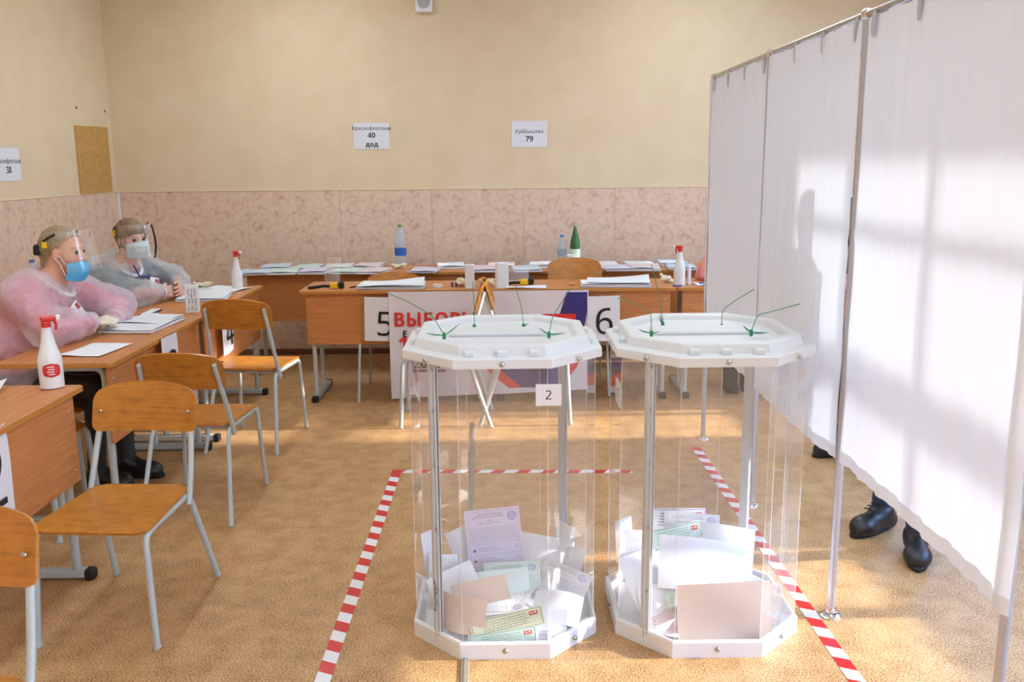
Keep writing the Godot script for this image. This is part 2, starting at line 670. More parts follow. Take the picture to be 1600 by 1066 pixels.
func head_prims(skin: Color) -> Array:
	var lip := skin.lerp(lin(170, 90, 85), 0.5)
	var o := [
		ell(Vector3(0, 0.035, -0.018), Vector3(0.074, 0.084, 0.092), skin, 0.02),
		cap(Vector3(0, -0.015, 0.03), Vector3(0, -0.082, 0.052), 0.062, 0.036, skin, 0.03),
		cap(Vector3(0.04, -0.03, 0.048), Vector3(0.028, -0.07, 0.058), 0.029, 0.022, skin, 0.02),
		cap(Vector3(-0.04, -0.03, 0.048), Vector3(-0.028, -0.07, 0.058), 0.029, 0.022, skin, 0.02),
		cap(Vector3(-0.03, 0.024, 0.068), Vector3(0.03, 0.024, 0.068), 0.016, 0.016, skin, 0.015),
		cap(Vector3(0, 0.012, 0.083), Vector3(0, -0.028, 0.103), 0.0075, 0.0125, skin, 0.012),
		ell(Vector3(0.011, -0.031, 0.094), Vector3(0.009, 0.008, 0.01), skin, 0.006),
		ell(Vector3(-0.011, -0.031, 0.094), Vector3(0.009, 0.008, 0.01), skin, 0.006),
		cap(Vector3(-0.02, -0.058, 0.078), Vector3(0.02, -0.058, 0.078), 0.009, 0.009, lip, 0.01),
		ell(Vector3(0, -0.096, 0.068), Vector3(0.021, 0.017, 0.017), skin, 0.02),
		ell(Vector3(0.078, -0.008, -0.006), Vector3(0.009, 0.031, 0.019), skin, 0.006, Basis(Vector3.UP, -0.35)),
		ell(Vector3(-0.078, -0.008, -0.006), Vector3(0.009, 0.031, 0.019), skin, 0.006, Basis(Vector3.UP, 0.35)),
		cut(ell(Vector3(0.031, 0.006, 0.094), Vector3(0.019, 0.0125, 0.014), skin, 0.01)),
		cut(ell(Vector3(-0.031, 0.006, 0.094), Vector3(0.019, 0.0125, 0.014), skin, 0.01)),
	]
	return o

func eye_mesh() -> ArrayMesh:
	var st := mb()
	var white := lin(225, 218, 212); var iris := lin(70, 74, 70); var pupil := lin(15, 14, 14)
	var n := 8
	for i in n:
		for j in 12:
			for e in [[i, j], [i + 1, j + 1], [i, j + 1], [i, j], [i + 1, j], [i + 1, j + 1]]:
				var a: float = PI * 0.55 * e[0] / n
				var b: float = TAU * e[1] / 12
				var d := Vector3(sin(a) * cos(b), sin(a) * sin(b), cos(a))
				st.set_normal(d)
				st.set_color(pupil if i < 1 else (iris if i < 3 else white))
				st.add_vertex(d * 0.0125)
	return st.commit()

# medical mask over nose and chin, with pleats; local head axes (z forward)
func mask_mesh(low := 0.0) -> ArrayMesh:
	return sheetm(func(u: float, v: float) -> Vector3:
		var a := (u - 0.5) * 2.0 * 1.3
		var zc := 0.0
		var y := lerpf(-0.112, -0.004, v) - low
		var prof := [[0.0, 0.088], [0.25, 0.112], [0.55, 0.124], [0.75, 0.124], [1.0, 0.103]]
		for i in 4:
			if v >= prof[i][0] and v <= prof[i + 1][0]:
				zc = lerpf(prof[i][1], prof[i + 1][1], (v - prof[i][0]) / (prof[i + 1][0] - prof[i][0]))
		var edge := pow(absf(u - 0.5) * 2.0, 2)
		zc += 0.0022 * sin(v * TAU * 3.0) * (1.0 - edge)
		var yy := lerpf(y, -0.058 - low, edge * 0.28)
		return Vector3(0.079 * sin(a), yy, 0.016 + (zc - 0.016) * pow(maxf(cos(a), 0.0), 0.85)), 22, 18)

func shield_mesh(h0: float, h1: float, r := 0.112) -> ArrayMesh:
	return sheetm(func(u: float, v: float) -> Vector3:
		var a := (u - 0.5) * 2.0 * 1.5
		var y := lerpf(h0, h1, v)
		return Vector3(r * sin(a), y, 0.03 + 0.125 * cos(a) + (h1 - y) * 0.06), 24, 10)

# ------------------------------------------------------------------ scene
const BACK := -7.667
const LEFT := -3.184
const RIGHT := 3.05
const FRONT := 2.6
const CEIL := 3.3
const LAMP := 3.1
const RAIL := 1.378   # top of the pink wall panels

func _ready():
	# camera
	var cam := Camera3D.new()
	cam.name = "camera"
	cam.fov = 40.936
	cam.position = Vector3(0, 1.588, 0)
	cam.rotation_degrees = Vector3(-11.016, -0.473, -0.5)
	cam.near = 0.05
	add_child(cam)
	cam.current = true
	# sky
	var env := Environment.new()
	env.background_mode = Environment.BG_SKY
	var sky := Sky.new()
	var sm := ProceduralSkyMaterial.new()
	sm.sky_top_color = Color(0.52, 0.70, 0.98)
	sm.sky_horizon_color = Color(0.82, 0.91, 1.0)
	sm.ground_horizon_color = Color(0.74, 0.78, 0.82)
	sm.ground_bottom_color = Color(0.56, 0.58, 0.60)
	sm.sky_energy_multiplier = 2.3
	sm.ground_energy_multiplier = 1.0
	sm.sun_angle_max = 1.0
	sky.sky_material = sm
	env.sky = sky
	env.tonemap_mode = Environment.TONE_MAPPER_LINEAR
	env.tonemap_exposure = 2.35
	env.sdfgi_enabled = true
	env.ssao_enabled = true
	env.ssil_enabled = true
	var we := WorldEnvironment.new()
	we.name = "environment"
	we.environment = env
	add_child(we)
	# low hazy sun shining in through the windows on the right
	var sun := DirectionalLight3D.new()
	sun.name = "sun"
	sun.light_color = Color(1.0, 0.99, 0.98)
	sun.light_energy = 1.38
	sun.light_angular_distance = 2.0
	sun.shadow_enabled = true
	add_child(sun)
	sun.look_at_from_position(Vector3(10, 4, -0.1), Vector3(0, 0, 0), Vector3.UP)

	make_textures()
	make_room()
	make_lamps()
	make_booth()
	make_desks()
	make_chairs()
	make_people()
	make_ballot_boxes()
	make_wall_things()
	make_banner()
	make_left_row_things()
	make_front_row_things()
	make_wall_row_things()
	make_floor_things()

func make_textures():
	tex.floor = ramp_tex(1024, [[noise_img(1024, 0.10, 3, FastNoiseLite.TYPE_SIMPLEX_SMOOTH, 2), 1.0], [noise_img(1024, 0.24, 8, FastNoiseLite.TYPE_SIMPLEX_SMOOTH, 1), 0.5], [noise_img(1024, 0.006, 5), 0.25]],
		[[0.0, S(52, 32, 14)], [0.25, S(98, 66, 34)], [0.38, S(170, 124, 74)], [0.5, S(204, 155, 99)], [0.65, S(216, 173, 121)], [0.8, S(226, 194, 150)], [1.0, S(240, 218, 184)]], 0.14, 4)
	tex.panel = ramp_tex(1024, [[noise_img(1024, 0.022, 13, FastNoiseLite.TYPE_SIMPLEX_SMOOTH, 2), 1.0], [noise_img(1024, 0.009, 18, FastNoiseLite.TYPE_SIMPLEX_SMOOTH, 2), 0.7], [noise_img(1024, 0.12, 21, FastNoiseLite.TYPE_SIMPLEX_SMOOTH, 2), 0.45]],
		[[0.0, S(174, 128, 104)], [0.22, S(200, 156, 132)], [0.30, S(218, 184, 160)], [0.44, S(228, 196, 170)], [0.54, S(232, 202, 180)], [0.64, S(234, 206, 176)], [0.8, S(236, 206, 188)], [1.0, S(240, 218, 196)]], 0.07, 5)
	tex.wall = ramp_tex(512, [[noise_img(512, 0.01, 31), 0.6], [noise_img(512, 0.2, 32, FastNoiseLite.TYPE_SIMPLEX, 2), 0.4]],
		[[0.0, S(228, 205, 168)], [1.0, S(237, 217, 184)]], 0.05, 6)
	tex.desk = ramp_tex(512, [[grain_img(512, 0.004, 0.09, 41), 1.0], [grain_img(512, 0.03, 0.35, 42), 0.6]],
		[[0.0, S(170, 98, 50)], [0.4, S(201, 128, 72)], [0.6, S(208, 138, 80)], [1.0, S(222, 158, 100)]], 0.03, 7)
	tex.ply = ramp_tex(512, [[grain_img(512, 0.004, 0.06, 51), 1.0], [noise_img(512, 0.012, 52), 0.9], [grain_img(512, 0.02, 0.3, 53), 0.4]],
		[[0.0, S(124, 80, 30)], [0.28, S(172, 108, 38)], [0.5, S(192, 122, 42)], [0.75, S(202, 132, 50)], [1.0, S(212, 148, 68)]], 0.03, 8)
	# chipboard: short flakes laid over one another
	var rng := RandomNumberGenerator.new()
	rng.seed = 61
	var im := Image.create(400, 400, false, Image.FORMAT_RGB8)
	im.fill(S(202, 156, 88))
	for k in 2600:
		var c: Color = [S(214, 170, 100), S(190, 140, 70), S(204, 158, 86), S(178, 126, 60), S(222, 182, 116)][rng.randi() % 5]
		if rng.randf() < 0.03: c = S(96, 62, 28)
		var l := rng.randi_range(8, 22) if rng.randf() < 0.5 else 3
		im.fill_rect(Rect2i(rng.randi_range(-5, 398), rng.randi_range(-5, 398), l, rng.randi_range(8, 20) if l == 3 else 3), c)
	tex.chip = ImageTexture.create_from_image(im)
	# gown fleece
	tex.fleece = ramp_tex(256, [[noise_img(256, 0.05, 71), 1.0], [noise_img(256, 0.2, 72), 0.5]], [[0.0, S(232, 228, 230)], [1.0, S(255, 252, 254)]], 0.06, 9)
	mat("floor", Color.WHITE, 0.5, 0.0, tex.floor, 1.0 / 0.85, true)
	mat("panel", Color.WHITE, 0.55, 0.0, tex.panel, 1.0 / 1.3, true)
	mat("wall", Color.WHITE, 0.9, 0.0, tex.wall, 0.6, true)
	mat("ceiling", S(240, 238, 232), 0.9)
	mat("white_paint", S(236, 236, 232), 0.5)
	mat("brown_paint", S(118, 78, 54), 0.5)
	mat("desk", Color.WHITE, 0.38, 0.0, tex.desk, 1.7)
	mat("desk_edge", S(196, 132, 58), 0.5)
	mat("ply", Color.WHITE, 0.32, 0.0, tex.ply, 2.2)
	mat("frame", S(190, 196, 192), 0.4)
	mat("black", S(22, 22, 24), 0.6)
	mat("steel", S(190, 190, 190), 0.25, 1.0)
	mat("chrome", S(225, 225, 228), 0.1, 1.0)
	mat("pole", S(198, 199, 208), 0.28, 0.55)
	mat("paper", S(236, 236, 240), 0.9)
	mat("ink", S(28, 28, 32), 0.8)
	mat("white_plastic", S(240, 240, 240), 0.35)
	mat("red_plastic", S(216, 52, 44), 0.4)
	mat("green_seal", S(22, 142, 84), 0.4)
	mat("latex", S(238, 226, 196), 0.6)
	mat("yellow", S(244, 194, 16), 0.5)
	var lid := mat("lid", Color8(244, 247, 250, 236), 0.34)
	lid.transparency = BaseMaterial3D.TRANSPARENCY_ALPHA
	lid.backlight_enabled = true
	lid.backlight = Color(0.6, 0.6, 0.6)
	pane("clear", Color(1.0, 1.0, 1.0), 0.055, 0.03)
	pane("glass", Color(0.97, 1.0, 0.98), 0.02, 0.0)
	pane("visor", Color(1, 1, 1), 0.2, 0.08)
	pane("bend_line", Color(1, 1, 1), 0.3, 0.1)
	pane("film", Color(1, 1, 1), 0.06, 0.06)
	var cur := mat("curtain", S(246, 249, 254), 0.95)
	cur.backlight_enabled = true
	cur.backlight = Color(0.50, 0.51, 0.53)
	cur.cull_mode = BaseMaterial3D.CULL_DISABLED
	var tie := mat("tie", S(205, 205, 210), 0.95)
	tie.cull_mode = BaseMaterial3D.CULL_DISABLED
	var tul := mat("tulle", S(244, 245, 248), 0.95)
	tul.backlight_enabled = true
	tul.backlight = Color(0.55, 0.57, 0.6)
	tul.cull_mode = BaseMaterial3D.CULL_DISABLED
	var skin := mat("vertex", Color.WHITE, 0.6)
	skin.vertex_color_use_as_albedo = true
	for p in [["ballot_lilac", S(226, 218, 236), S(70, 60, 90), 1, 1], ["ballot_green", S(216, 232, 224), S(60, 80, 70), 1, 2], ["ballot_pink", S(238, 220, 222), S(90, 60, 64), 1, 3], ["ballot_blue", S(212, 226, 238), S(60, 70, 90), 1, 4],
			["ballot_white", S(240, 240, 244), S(60, 60, 66), 1, 5], ["strip_green", S(206, 228, 216), S(50, 70, 60), 2, 6], ["strip_sand", S(226, 228, 196), S(60, 64, 40), 2, 7], ["strip_white", S(238, 238, 246), S(40, 40, 60), 2, 8],
			["register", S(238, 238, 242), S(40, 40, 60), 3, 9], ["strip_small", S(240, 240, 248), S(60, 60, 120), 4, 10], ["text_page", S(240, 240, 244), S(70, 70, 76), 5, 11]]:
		print_mat(p[0], print_tex(p[0], p[1], p[2], p[3], p[4]))
	for p in [["blank_white", S(242, 243, 247)], ["blank_beige", S(226, 204, 186)], ["blank_mint", S(224, 240, 234)]]:
		var m := mat(p[0], p[1], 0.9)
		m.backlight_enabled = true
		m.backlight = Color(0.25, 0.25, 0.25)
		m.cull_mode = BaseMaterial3D.CULL_DISABLED

# ------------------------------------------------------------------ room
func make_room():
	# floor: screed with linoleum sheets laid edge to edge
	var fl := struct("floor", boxm(Vector3(RIGHT - LEFT + 0.8, 0.2, FRONT - BACK + 0.6), 0.0, Vector3((LEFT + RIGHT) / 2, -0.104, (BACK + FRONT) / 2)), mat("brown_paint", Color.WHITE))
	var cuts := [BACK, -5.35, -3.85, -2.35, -0.85, 0.65, FRONT]
	for i in cuts.size() - 1:
		var z0: float = cuts[i] + (0.0012 if i > 0 else 0.0)
		var z1: float = cuts[i + 1] - 0.0012
		part(fl, "linoleum_sheet", boxm(Vector3(RIGHT - LEFT, 0.004, z1 - z0), 0.0, Vector3((LEFT + RIGHT) / 2, -0.002, (z0 + z1) / 2)), mats.floor)
	struct("ceiling", boxm(Vector3(RIGHT - LEFT + 0.8, 0.2, FRONT - BACK + 0.6), 0.0, Vector3((LEFT + RIGHT) / 2, CEIL + 0.1, (BACK + FRONT) / 2)), mats.ceiling)
	var wb := struct("wall_back", boxm(Vector3(RIGHT - LEFT + 0.8, CEIL + 0.2, 0.3), 0.0, Vector3((LEFT + RIGHT) / 2, CEIL / 2, BACK - 0.15)), mats.wall)
	var x := 0.168 - 0.76 * 4 - 0.76
	while x < RIGHT:
		var a := maxf(x + 0.0008, LEFT)
		var b := minf(x + 0.76 - 0.0008, RIGHT)
		if b - a > 0.02:
			part(wb, "wall_panel", boxm(Vector3(b - a, RAIL - 0.05, 0.006), 0.0008, Vector3((a + b) / 2, 0.05 + (RAIL - 0.05) / 2, BACK + 0.003)), mats.panel)
		x += 0.76
	var wl := struct("wall_left", boxm(Vector3(0.3, CEIL + 0.2, FRONT - BACK + 0.6), 0.0, Vector3(LEFT - 0.15, CEIL / 2, (BACK + FRONT) / 2)), mats.wall)
	var z := BACK
	while z < FRONT:
		var a := z + 0.0008
		var b := minf(z + 0.98 - 0.0008, FRONT)
		part(wl, "wall_panel", boxm(Vector3(0.006, RAIL - 0.05, b - a), 0.0008, Vector3(LEFT + 0.003, 0.05 + (RAIL - 0.05) / 2, (a + b) / 2)), mats.panel)
		z += 0.98
	struct("wall_front", boxm(Vector3(RIGHT - LEFT + 0.8, CEIL + 0.2, 0.3), 0.0, Vector3((LEFT + RIGHT) / 2, CEIL / 2, FRONT + 0.15)), mats.wall)
	# window wall
	var st := mb()
	var t := 0.32
	var xc := RIGHT + t / 2
	var sill := 0.62
	var top := 2.48
	var wins := [[-7.35, -5.12], [-4.92, -3.76], [-3.62, -1.30], [-0.6, 2.3]]
	box(st, Vector3(xc, sill / 2 - 0.05, (BACK + FRONT) / 2), Vector3(t, sill + 0.1, FRONT - BACK + 0.6))
	box(st, Vector3(xc, (top + CEIL) / 2 + 0.05, (BACK + FRONT) / 2), Vector3(t, CEIL - top + 0.1, FRONT - BACK + 0.6))
	var z0 := BACK - 0.3
	for w in wins + [[FRONT + 0.3, 0]]:
		box(st, Vector3(xc, (sill + top) / 2, (z0 + w[0]) / 2), Vector3(t, top - sill, w[0] - z0))
		z0 = w[1]
	struct("wall_right", st.commit(), mats.wall)
	for i in wins.size(): make_window(i + 1, wins[i][0], wins[i][1], sill, top)
	var cornice := [["trim_1", Vector3(0.018, RAIL - 0.05, 0.018), Vector3(LEFT + 0.012, (RAIL + 0.05) / 2, BACK + 0.012)],
		["trim_2", Vector3(RIGHT - LEFT, 0.008, 0.010), Vector3((LEFT + RIGHT) / 2, RAIL + 0.004, BACK + 0.005)],
		["trim_3", Vector3(0.010, 0.008, FRONT - BACK), Vector3(LEFT + 0.005, RAIL + 0.004, (BACK + FRONT) / 2)]]
	for c in cornice: struct(c[0], boxm(c[1], 0.002, c[2]), mats.white_paint if c[0] == "trim_1" else mats.wall)
	struct("baseboard_back", boxm(Vector3(RIGHT - LEFT, 0.05, 0.018), 0.004, Vector3((LEFT + RIGHT) / 2, 0.025, BACK + 0.009)), mats.brown_paint)
	struct("baseboard_left", boxm(Vector3(0.018, 0.05, FRONT - BACK - 0.02), 0.004, Vector3(LEFT + 0.009, 0.025, (BACK + FRONT) / 2)), mats.brown_paint)

func make_window(n: int, z0: float, z1: float, y0: float, y1: float):
	var w := Node3D.new()
	w.name = "window_%d" % n
	w.set_meta("kind", "structure")
	add_child(w)
	var x := RIGHT + 0.145
	var d := 0.15
	w.position = Vector3(x, y0, (z0 + z1) / 2)
	var L := z1 - z0
	var H := y1 - y0
	var st := mb()
	for s in [-1, 1]:
		box(st, Vector3(0, H / 2, s * (L / 2 - 0.025)), Vector3(d, H, 0.05), 0.004)
	box(st, Vector3(0, 0.025, 0), Vector3(d, 0.05, L - 0.1), 0.004)
	box(st, Vector3(0, H - 0.025, 0), Vector3(d, 0.05, L - 0.1), 0.004)
	part(w, "window_frame", st.commit(), mats.white_paint)
	part(w, "window_transom", boxm(Vector3(d, 0.104, L - 0.1), 0.004, Vector3(0, 1.712 - y0, 0)), mats.white_paint)
	part(w, "window_transom", boxm(Vector3(0.05, 0.045, L - 0.1), 0.004, Vector3(0, 2.19 - y0, 0)), mats.white_paint)
	for k in [-1, 0, 1]:
		part(w, "window_mullion", boxm(Vector3(0.06, H - 0.1, 0.06), 0.004, Vector3(0, H / 2, k * L / 4.0)), mats.white_paint)
	for k in 4:
		part(w, "window_pane", sheetm(func(u: float, v: float) -> Vector3: return Vector3(0.02, 0.05 + v * (H - 0.1), L / 2 - (k + u) * L / 4.0), 1, 1), mats.glass)
	part(w, "window_sill", boxm(Vector3(0.22, 0.03, L + 0.1), 0.006, Vector3(-0.13, -0.016, 0)), mats.white_paint)

# two rows of fluorescent fittings on the ceiling, above the picture
func make_lamps():
	var glow := mat("lamp_glow", S(250, 252, 255), 0.6)
	glow.emission_enabled = true
	glow.emission = Color(0.88, 0.95, 1.0)
	glow.emission_energy_multiplier = 2.0
	var rows := ["back", "middle", "front"]
	for i in 3:
		for s in [-1, 1]:
			var t := thing("ceiling_lamp", "fluorescent ceiling lamp, %s pair, %s the windows" % [rows[i], "nearer" if s > 0 else "farther from"], "lamp", Vector3(-0.07 + s * 1.5, CEIL, -6.3 + i * 3.1), 0.0, "ceiling lamps")
			part(t, "housing", boxm(Vector3(0.26, 0.06, 1.3), 0.006, Vector3(0, -0.03, 0)), mats.white_paint)
			part(t, "diffuser", boxm(Vector3(0.22, 0.03, 1.24), 0.006, Vector3(0, -0.0755, 0)), glow)
			var l := AreaLight3D.new()
			l.name = "lamp_light"
			l.area_size = Vector2(0.22, 1.24)
			l.area_normalize_energy = false
			l.light_color = Color(0.88, 0.95, 1.0)
			l.light_energy = LAMP
			l.area_range = 14.0
			l.shadow_enabled = true
			t.add_child(l)
			l.position = Vector3(0, -0.094, 0)
			l.rotation_degrees = Vector3(-90, 0, 0)

# ------------------------------------------------------------------ voting booths
func make_booth():
	var zs := [-5.10, -4.045, -2.99, -1.935]
	var fr := thing("voting_booth_frame", "chrome tube frame carrying the white booth curtains", "booth frame", Vector3(1.147, 0, -3.5))
	for row in [0.0, 1.0]:
		for z in zs:
			var p := part(fr, "pole", tubem([Vector3(row, 0.006, z + 3.5), Vector3(row, 2.03, z + 3.5)], 0.0135, 14), mats.pole)
			var st := mb()
			lathe(st, [Vector2(0, 0), Vector2(0.036, 0), Vector2(0.036, 0.004), Vector2(0.030, 0.012), Vector2(0.016, 0.016), Vector2(0.016, 0.03), Vector2(0.0, 0.03)], 20, Vector3(row, 0, z + 3.5))
			part(p, "floor_flange", st.commit(), mats.chrome)
		part(fr, "rail", tubem([Vector3(row, 2.035, -1.62), Vector3(row, 2.035, 1.59)], 0.0125, 12), mats.steel)
	for z in zs:
		part(fr, "cross_rail", tubem([Vector3(0, 2.035, z + 3.5), Vector3(1.0, 2.035, z + 3.5)], 0.0125, 12), mats.steel)
		var st := mb()
		box(st, Vector3(0, 2.035, z + 3.5), Vector3(0.036, 0.036, 0.036), 0.008)
		part(fr, "corner_joint", st.commit(), mats.chrome)
	var labels := ["white booth curtain at the far end, narrowest in view", "white booth curtain with a head silhouette on it, middle of three", "white booth curtain nearest the camera, widest in view"]
	for i in 3:
		var za: float = zs[i] + [-0.035, -0.003, 0.008][i]
		var zb: float = zs[i + 1] + [0.003, -0.008, 0.035][i]
		var c := thing("booth_curtain", labels[i], "curtain", Vector3(1.15, 0.575, (za + zb) / 2), 0.0, "booth curtains")
		var L := zb - za
		var f := func(u: float, v: float) -> Vector3:
			var z := (0.5 - u) * L
			var y := v * 1.445
			var s := i * 2.1
			var x := 0.006 * sin(u * 17.0 + s) * (0.5 + 0.5 * v) + 0.004 * sin(u * 41.0 + 2.0 * s + 1.5 * v) + 0.003 * sin(u * 90.0 + s * 3.0)
			x += 0.0025 * sin(v * 23.0 + 6.0 * u + s) * (1.0 - v) + 0.004 * (1.0 - v) * sin(u * 9.0 + s * 1.3)
			x -= 0.004 * exp(-pow((v - 0.52 - 0.02 * sin(u * 7.0)) / 0.012, 2)) * (0.6 + 0.4 * sin(u * 11.0 + s))
			if i == 2: x -= 0.02 * pow(clampf((0.12 - u) / 0.12, 0, 1), 1.5) * sin(u * 60.0)
			return Vector3(x - (0.012 if i != 1 else 0.018), y + 0.006 * sin(u * 5.0 + s) * (1.0 - v), z)
		part(c, "cloth", sheetm(f, 90, 60), mats.curtain)
		var hem := mb()
		sheet(hem, func(u: float, v: float) -> Vector3:
			var p: Vector3 = f.call(u, v * 0.03)
			return p + Vector3(-0.0015, 0, 0), 60, 1)
		part(c, "hem", hem.commit(), mats.curtain)
		for k in 4:
			var u := 0.06 + 0.88 * k / 3.0
			var z := (0.5 - u) * L
			var st := mb()
			sheet(st, func(a: float, b: float) -> Vector3:
				var ang := -0.5 * PI + b * 1.9 * PI
				var yy := 1.46 + 0.017 * sin(ang) - (0.075 * (1.0 - b) if b < 0.08 else 0.0)
				return Vector3(0.017 + 0.018 * cos(ang) * -1.0, yy, z + (0.5 - a) * 0.024 + 0.012 * (1.0 - b)), 2, 20)
			sheet(st, func(a: float, b: float) -> Vector3:
				return Vector3(-0.016 - 0.004 * sin(b * 3.0), 1.385 + b * 0.075, z + 0.006 + (0.5 - a) * (0.016 + 0.01 * b) + 0.012 * b), 2, 6)
			part(c, "tie", st.commit(), mats.tie)
	# sheer white curtains over most of the far windows, beyond the booths
	for e in [["white sheer curtain at the window farthest from the camera", -6.5, 1.5], ["white sheer curtain at the window behind the far booth", -4.34, 1.36]]:
		var wc := thing("window_curtain", e[0], "curtain", Vector3(2.93, 0.3, e[1]), 0.0, "sheer window curtains")
		var L: float = e[2]
		part(wc, "cloth", sheetm(func(u: float, v: float) -> Vector3: return Vector3(0.025 * sin(u * 60.0), v * 2.4, (0.5 - u) * L), 60, 8), mats.tulle)
		part(wc, "curtain_rail", tubem([Vector3(0, 2.41, -L / 2 - 0.03), Vector3(0, 2.41, L / 2 + 0.03)], 0.012), mats.steel)

# ------------------------------------------------------------------ desks
func make_desk(label: String, at: Vector3, turn: float, h := 0.765) -> Node3D:
	var d := thing("school_desk", label, "desk", at, turn, "school desks")
	var L := 1.255
	var st := mb()
	slab(st, round_rect(L, 0.5, 0.018, 4), h - 0.022, h, Transform3D(Basis(Vector3.RIGHT, -PI / 2), Vector3.ZERO), 0.003)
	var top := part(d, "tabletop", st.commit(), mats.desk)
	st = mb()
	for s in [-1, 1]:
		box(st, Vector3(0, h - 0.011, s * 0.2505), Vector3(L - 0.036, 0.019, 0.0016))
		box(st, Vector3(s * (L / 2 + 0.0005), h - 0.011, 0), Vector3(0.0016, 0.019, 0.464))
	part(top, "edge_band", st.commit(), mats.desk_edge)
	var ph := 0.345
	var pn := part(d, "front_panel", boxm(Vector3(L - 0.075, ph, 0.016), 0.002, Vector3(0, h - 0.024 - ph / 2, 0.212)), mats.desk)
	for sx in [-1, 1]:
		for sy in [0.06, ph - 0.05]:
			var sc := mb()
			lathe(sc, [Vector2(0, 0), Vector2(0.007, 0), Vector2(0.005, 0.003), Vector2(0, 0.004)], 10)
			part(pn, "screw", sc.commit(), mats.steel, T(Vector3(sx * (L / 2 - 0.075), h - 0.024 - sy, 0.22), Vector3(90, 0, 0)))
	for s in [-1, 1]:
		var x: float = s * (L / 2 - 0.075)
		st = mb()
		sweep(st, rounded([Vector3(x, 0.045, 0.185), Vector3(x, h - 0.036, 0.185), Vector3(x, h - 0.036, -0.06), Vector3(x, 0.045, -0.06)], 0.05), round_rect(0.028, 0.028, 0.007, 3), Vector3.RIGHT)
		part(d, "leg_frame", st.commit(), mats.frame)
		st = mb()
		box(st, Vector3(x, 0.026, -0.01), Vector3(0.04, 0.034, 0.47), 0.005)
		part(d, "foot_bar", st.commit(), mats.frame)
		for e in [-1, 1]: part(d, "foot_cap", boxm(Vector3(0.045, 0.044, 0.04), 0.007, Vector3(x, 0.022, -0.01 + e * 0.247)), mats.black)
	st = mb()
	box(st, Vector3(0, h - 0.06, -0.06), Vector3(L - 0.178, 0.03, 0.02), 0.004)
	part(d, "stretcher", st.commit(), mats.frame)
	return d

func make_desks():
	var r := PI / 2
	make_desk("school desk at the left edge with sheet numbered 2 on its panel", Vector3(-1.87, 0, -2.81), r)
	make_desk("school desk where the woman in the pink gown leans", Vector3(-1.93, 0, -4.455), r)
	make_desk("school desk where the woman in the grey gown sits", Vector3(-1.93, 0, -5.725), r)
	make_desk("school desk carrying the standing face shield, left half of the banner", Vector3(-0.738, 0, -6.28), 0.0)
	make_desk("school desk right of the tall white cartons, below the ragged papers", Vector3(0.525, 0, -6.28), 0.0)
	make_desk("school desk at the right end of the row, cut off by curtain", Vector3(1.785, 0, -6.28), 0.0)
	make_desk("school desk along the back wall, left one, behind the spray bottle", Vector3(-1.36, 0, -7.13), 0.0, 0.785)
	make_desk("school desk along the back wall, middle one of three", Vector3(-0.1, 0, -7.13), 0.0, 0.785)
	make_desk("school desk along the back wall, right one with dark green bottle", Vector3(1.16, 0, -7.13), 0.0, 0.785)

# ------------------------------------------------------------------ chairs
# a curved board: f(u, v) middle surface, th thickness, closed all round
func board(st: SurfaceTool, f: Callable, nu: int, nv: int, th: float):
	var g := []
	for j in nv + 1:
		for i in nu + 1:
			var u := float(i) / nu
			var v := float(j) / nv
			var e := 0.01
			var n: Vector3 = (f.call(minf(u + e, 1), v) - f.call(maxf(u - e, 0), v)).cross(f.call(u, minf(v + e, 1)) - f.call(u, maxf(v - e, 0)))
			g.append([f.call(u, v), n.normalized()])
	for s in [-1.0, 1.0]:
		for j in nv:
			for i in nu:
				var a := j * (nu + 1) + i
				var q := [a, a + 1, a + nu + 2, a + nu + 1]
				for k in ([0, 2, 1, 0, 3, 2] if s > 0 else [0, 1, 2, 0, 2, 3]):
					var e = g[q[k]]
					vert(st, e[0] + e[1] * th * 0.5 * s, e[1] * s)
	var ring := []
	for i in nu: ring.append(i)
	for j in nv: ring.append(j * (nu + 1) + nu)
	for i in nu: ring.append(nv * (nu + 1) + nu - i)
	for j in nv: ring.append((nv - j) * (nu + 1))
	var o := Vector3.ZERO
	for k in ring: o += g[k][0]
	o /= ring.size()
	for k in ring.size():
		var a = g[ring[k]]
		var b = g[ring[(k + 1) % ring.size()]]
		if a[0].distance_to(b[0]) < 1e-6: continue
		out_poly(st, [a[0] - a[1] * th / 2, b[0] - b[1] * th / 2, b[0] + b[1] * th / 2, a[0] + a[1] * th / 2], o)

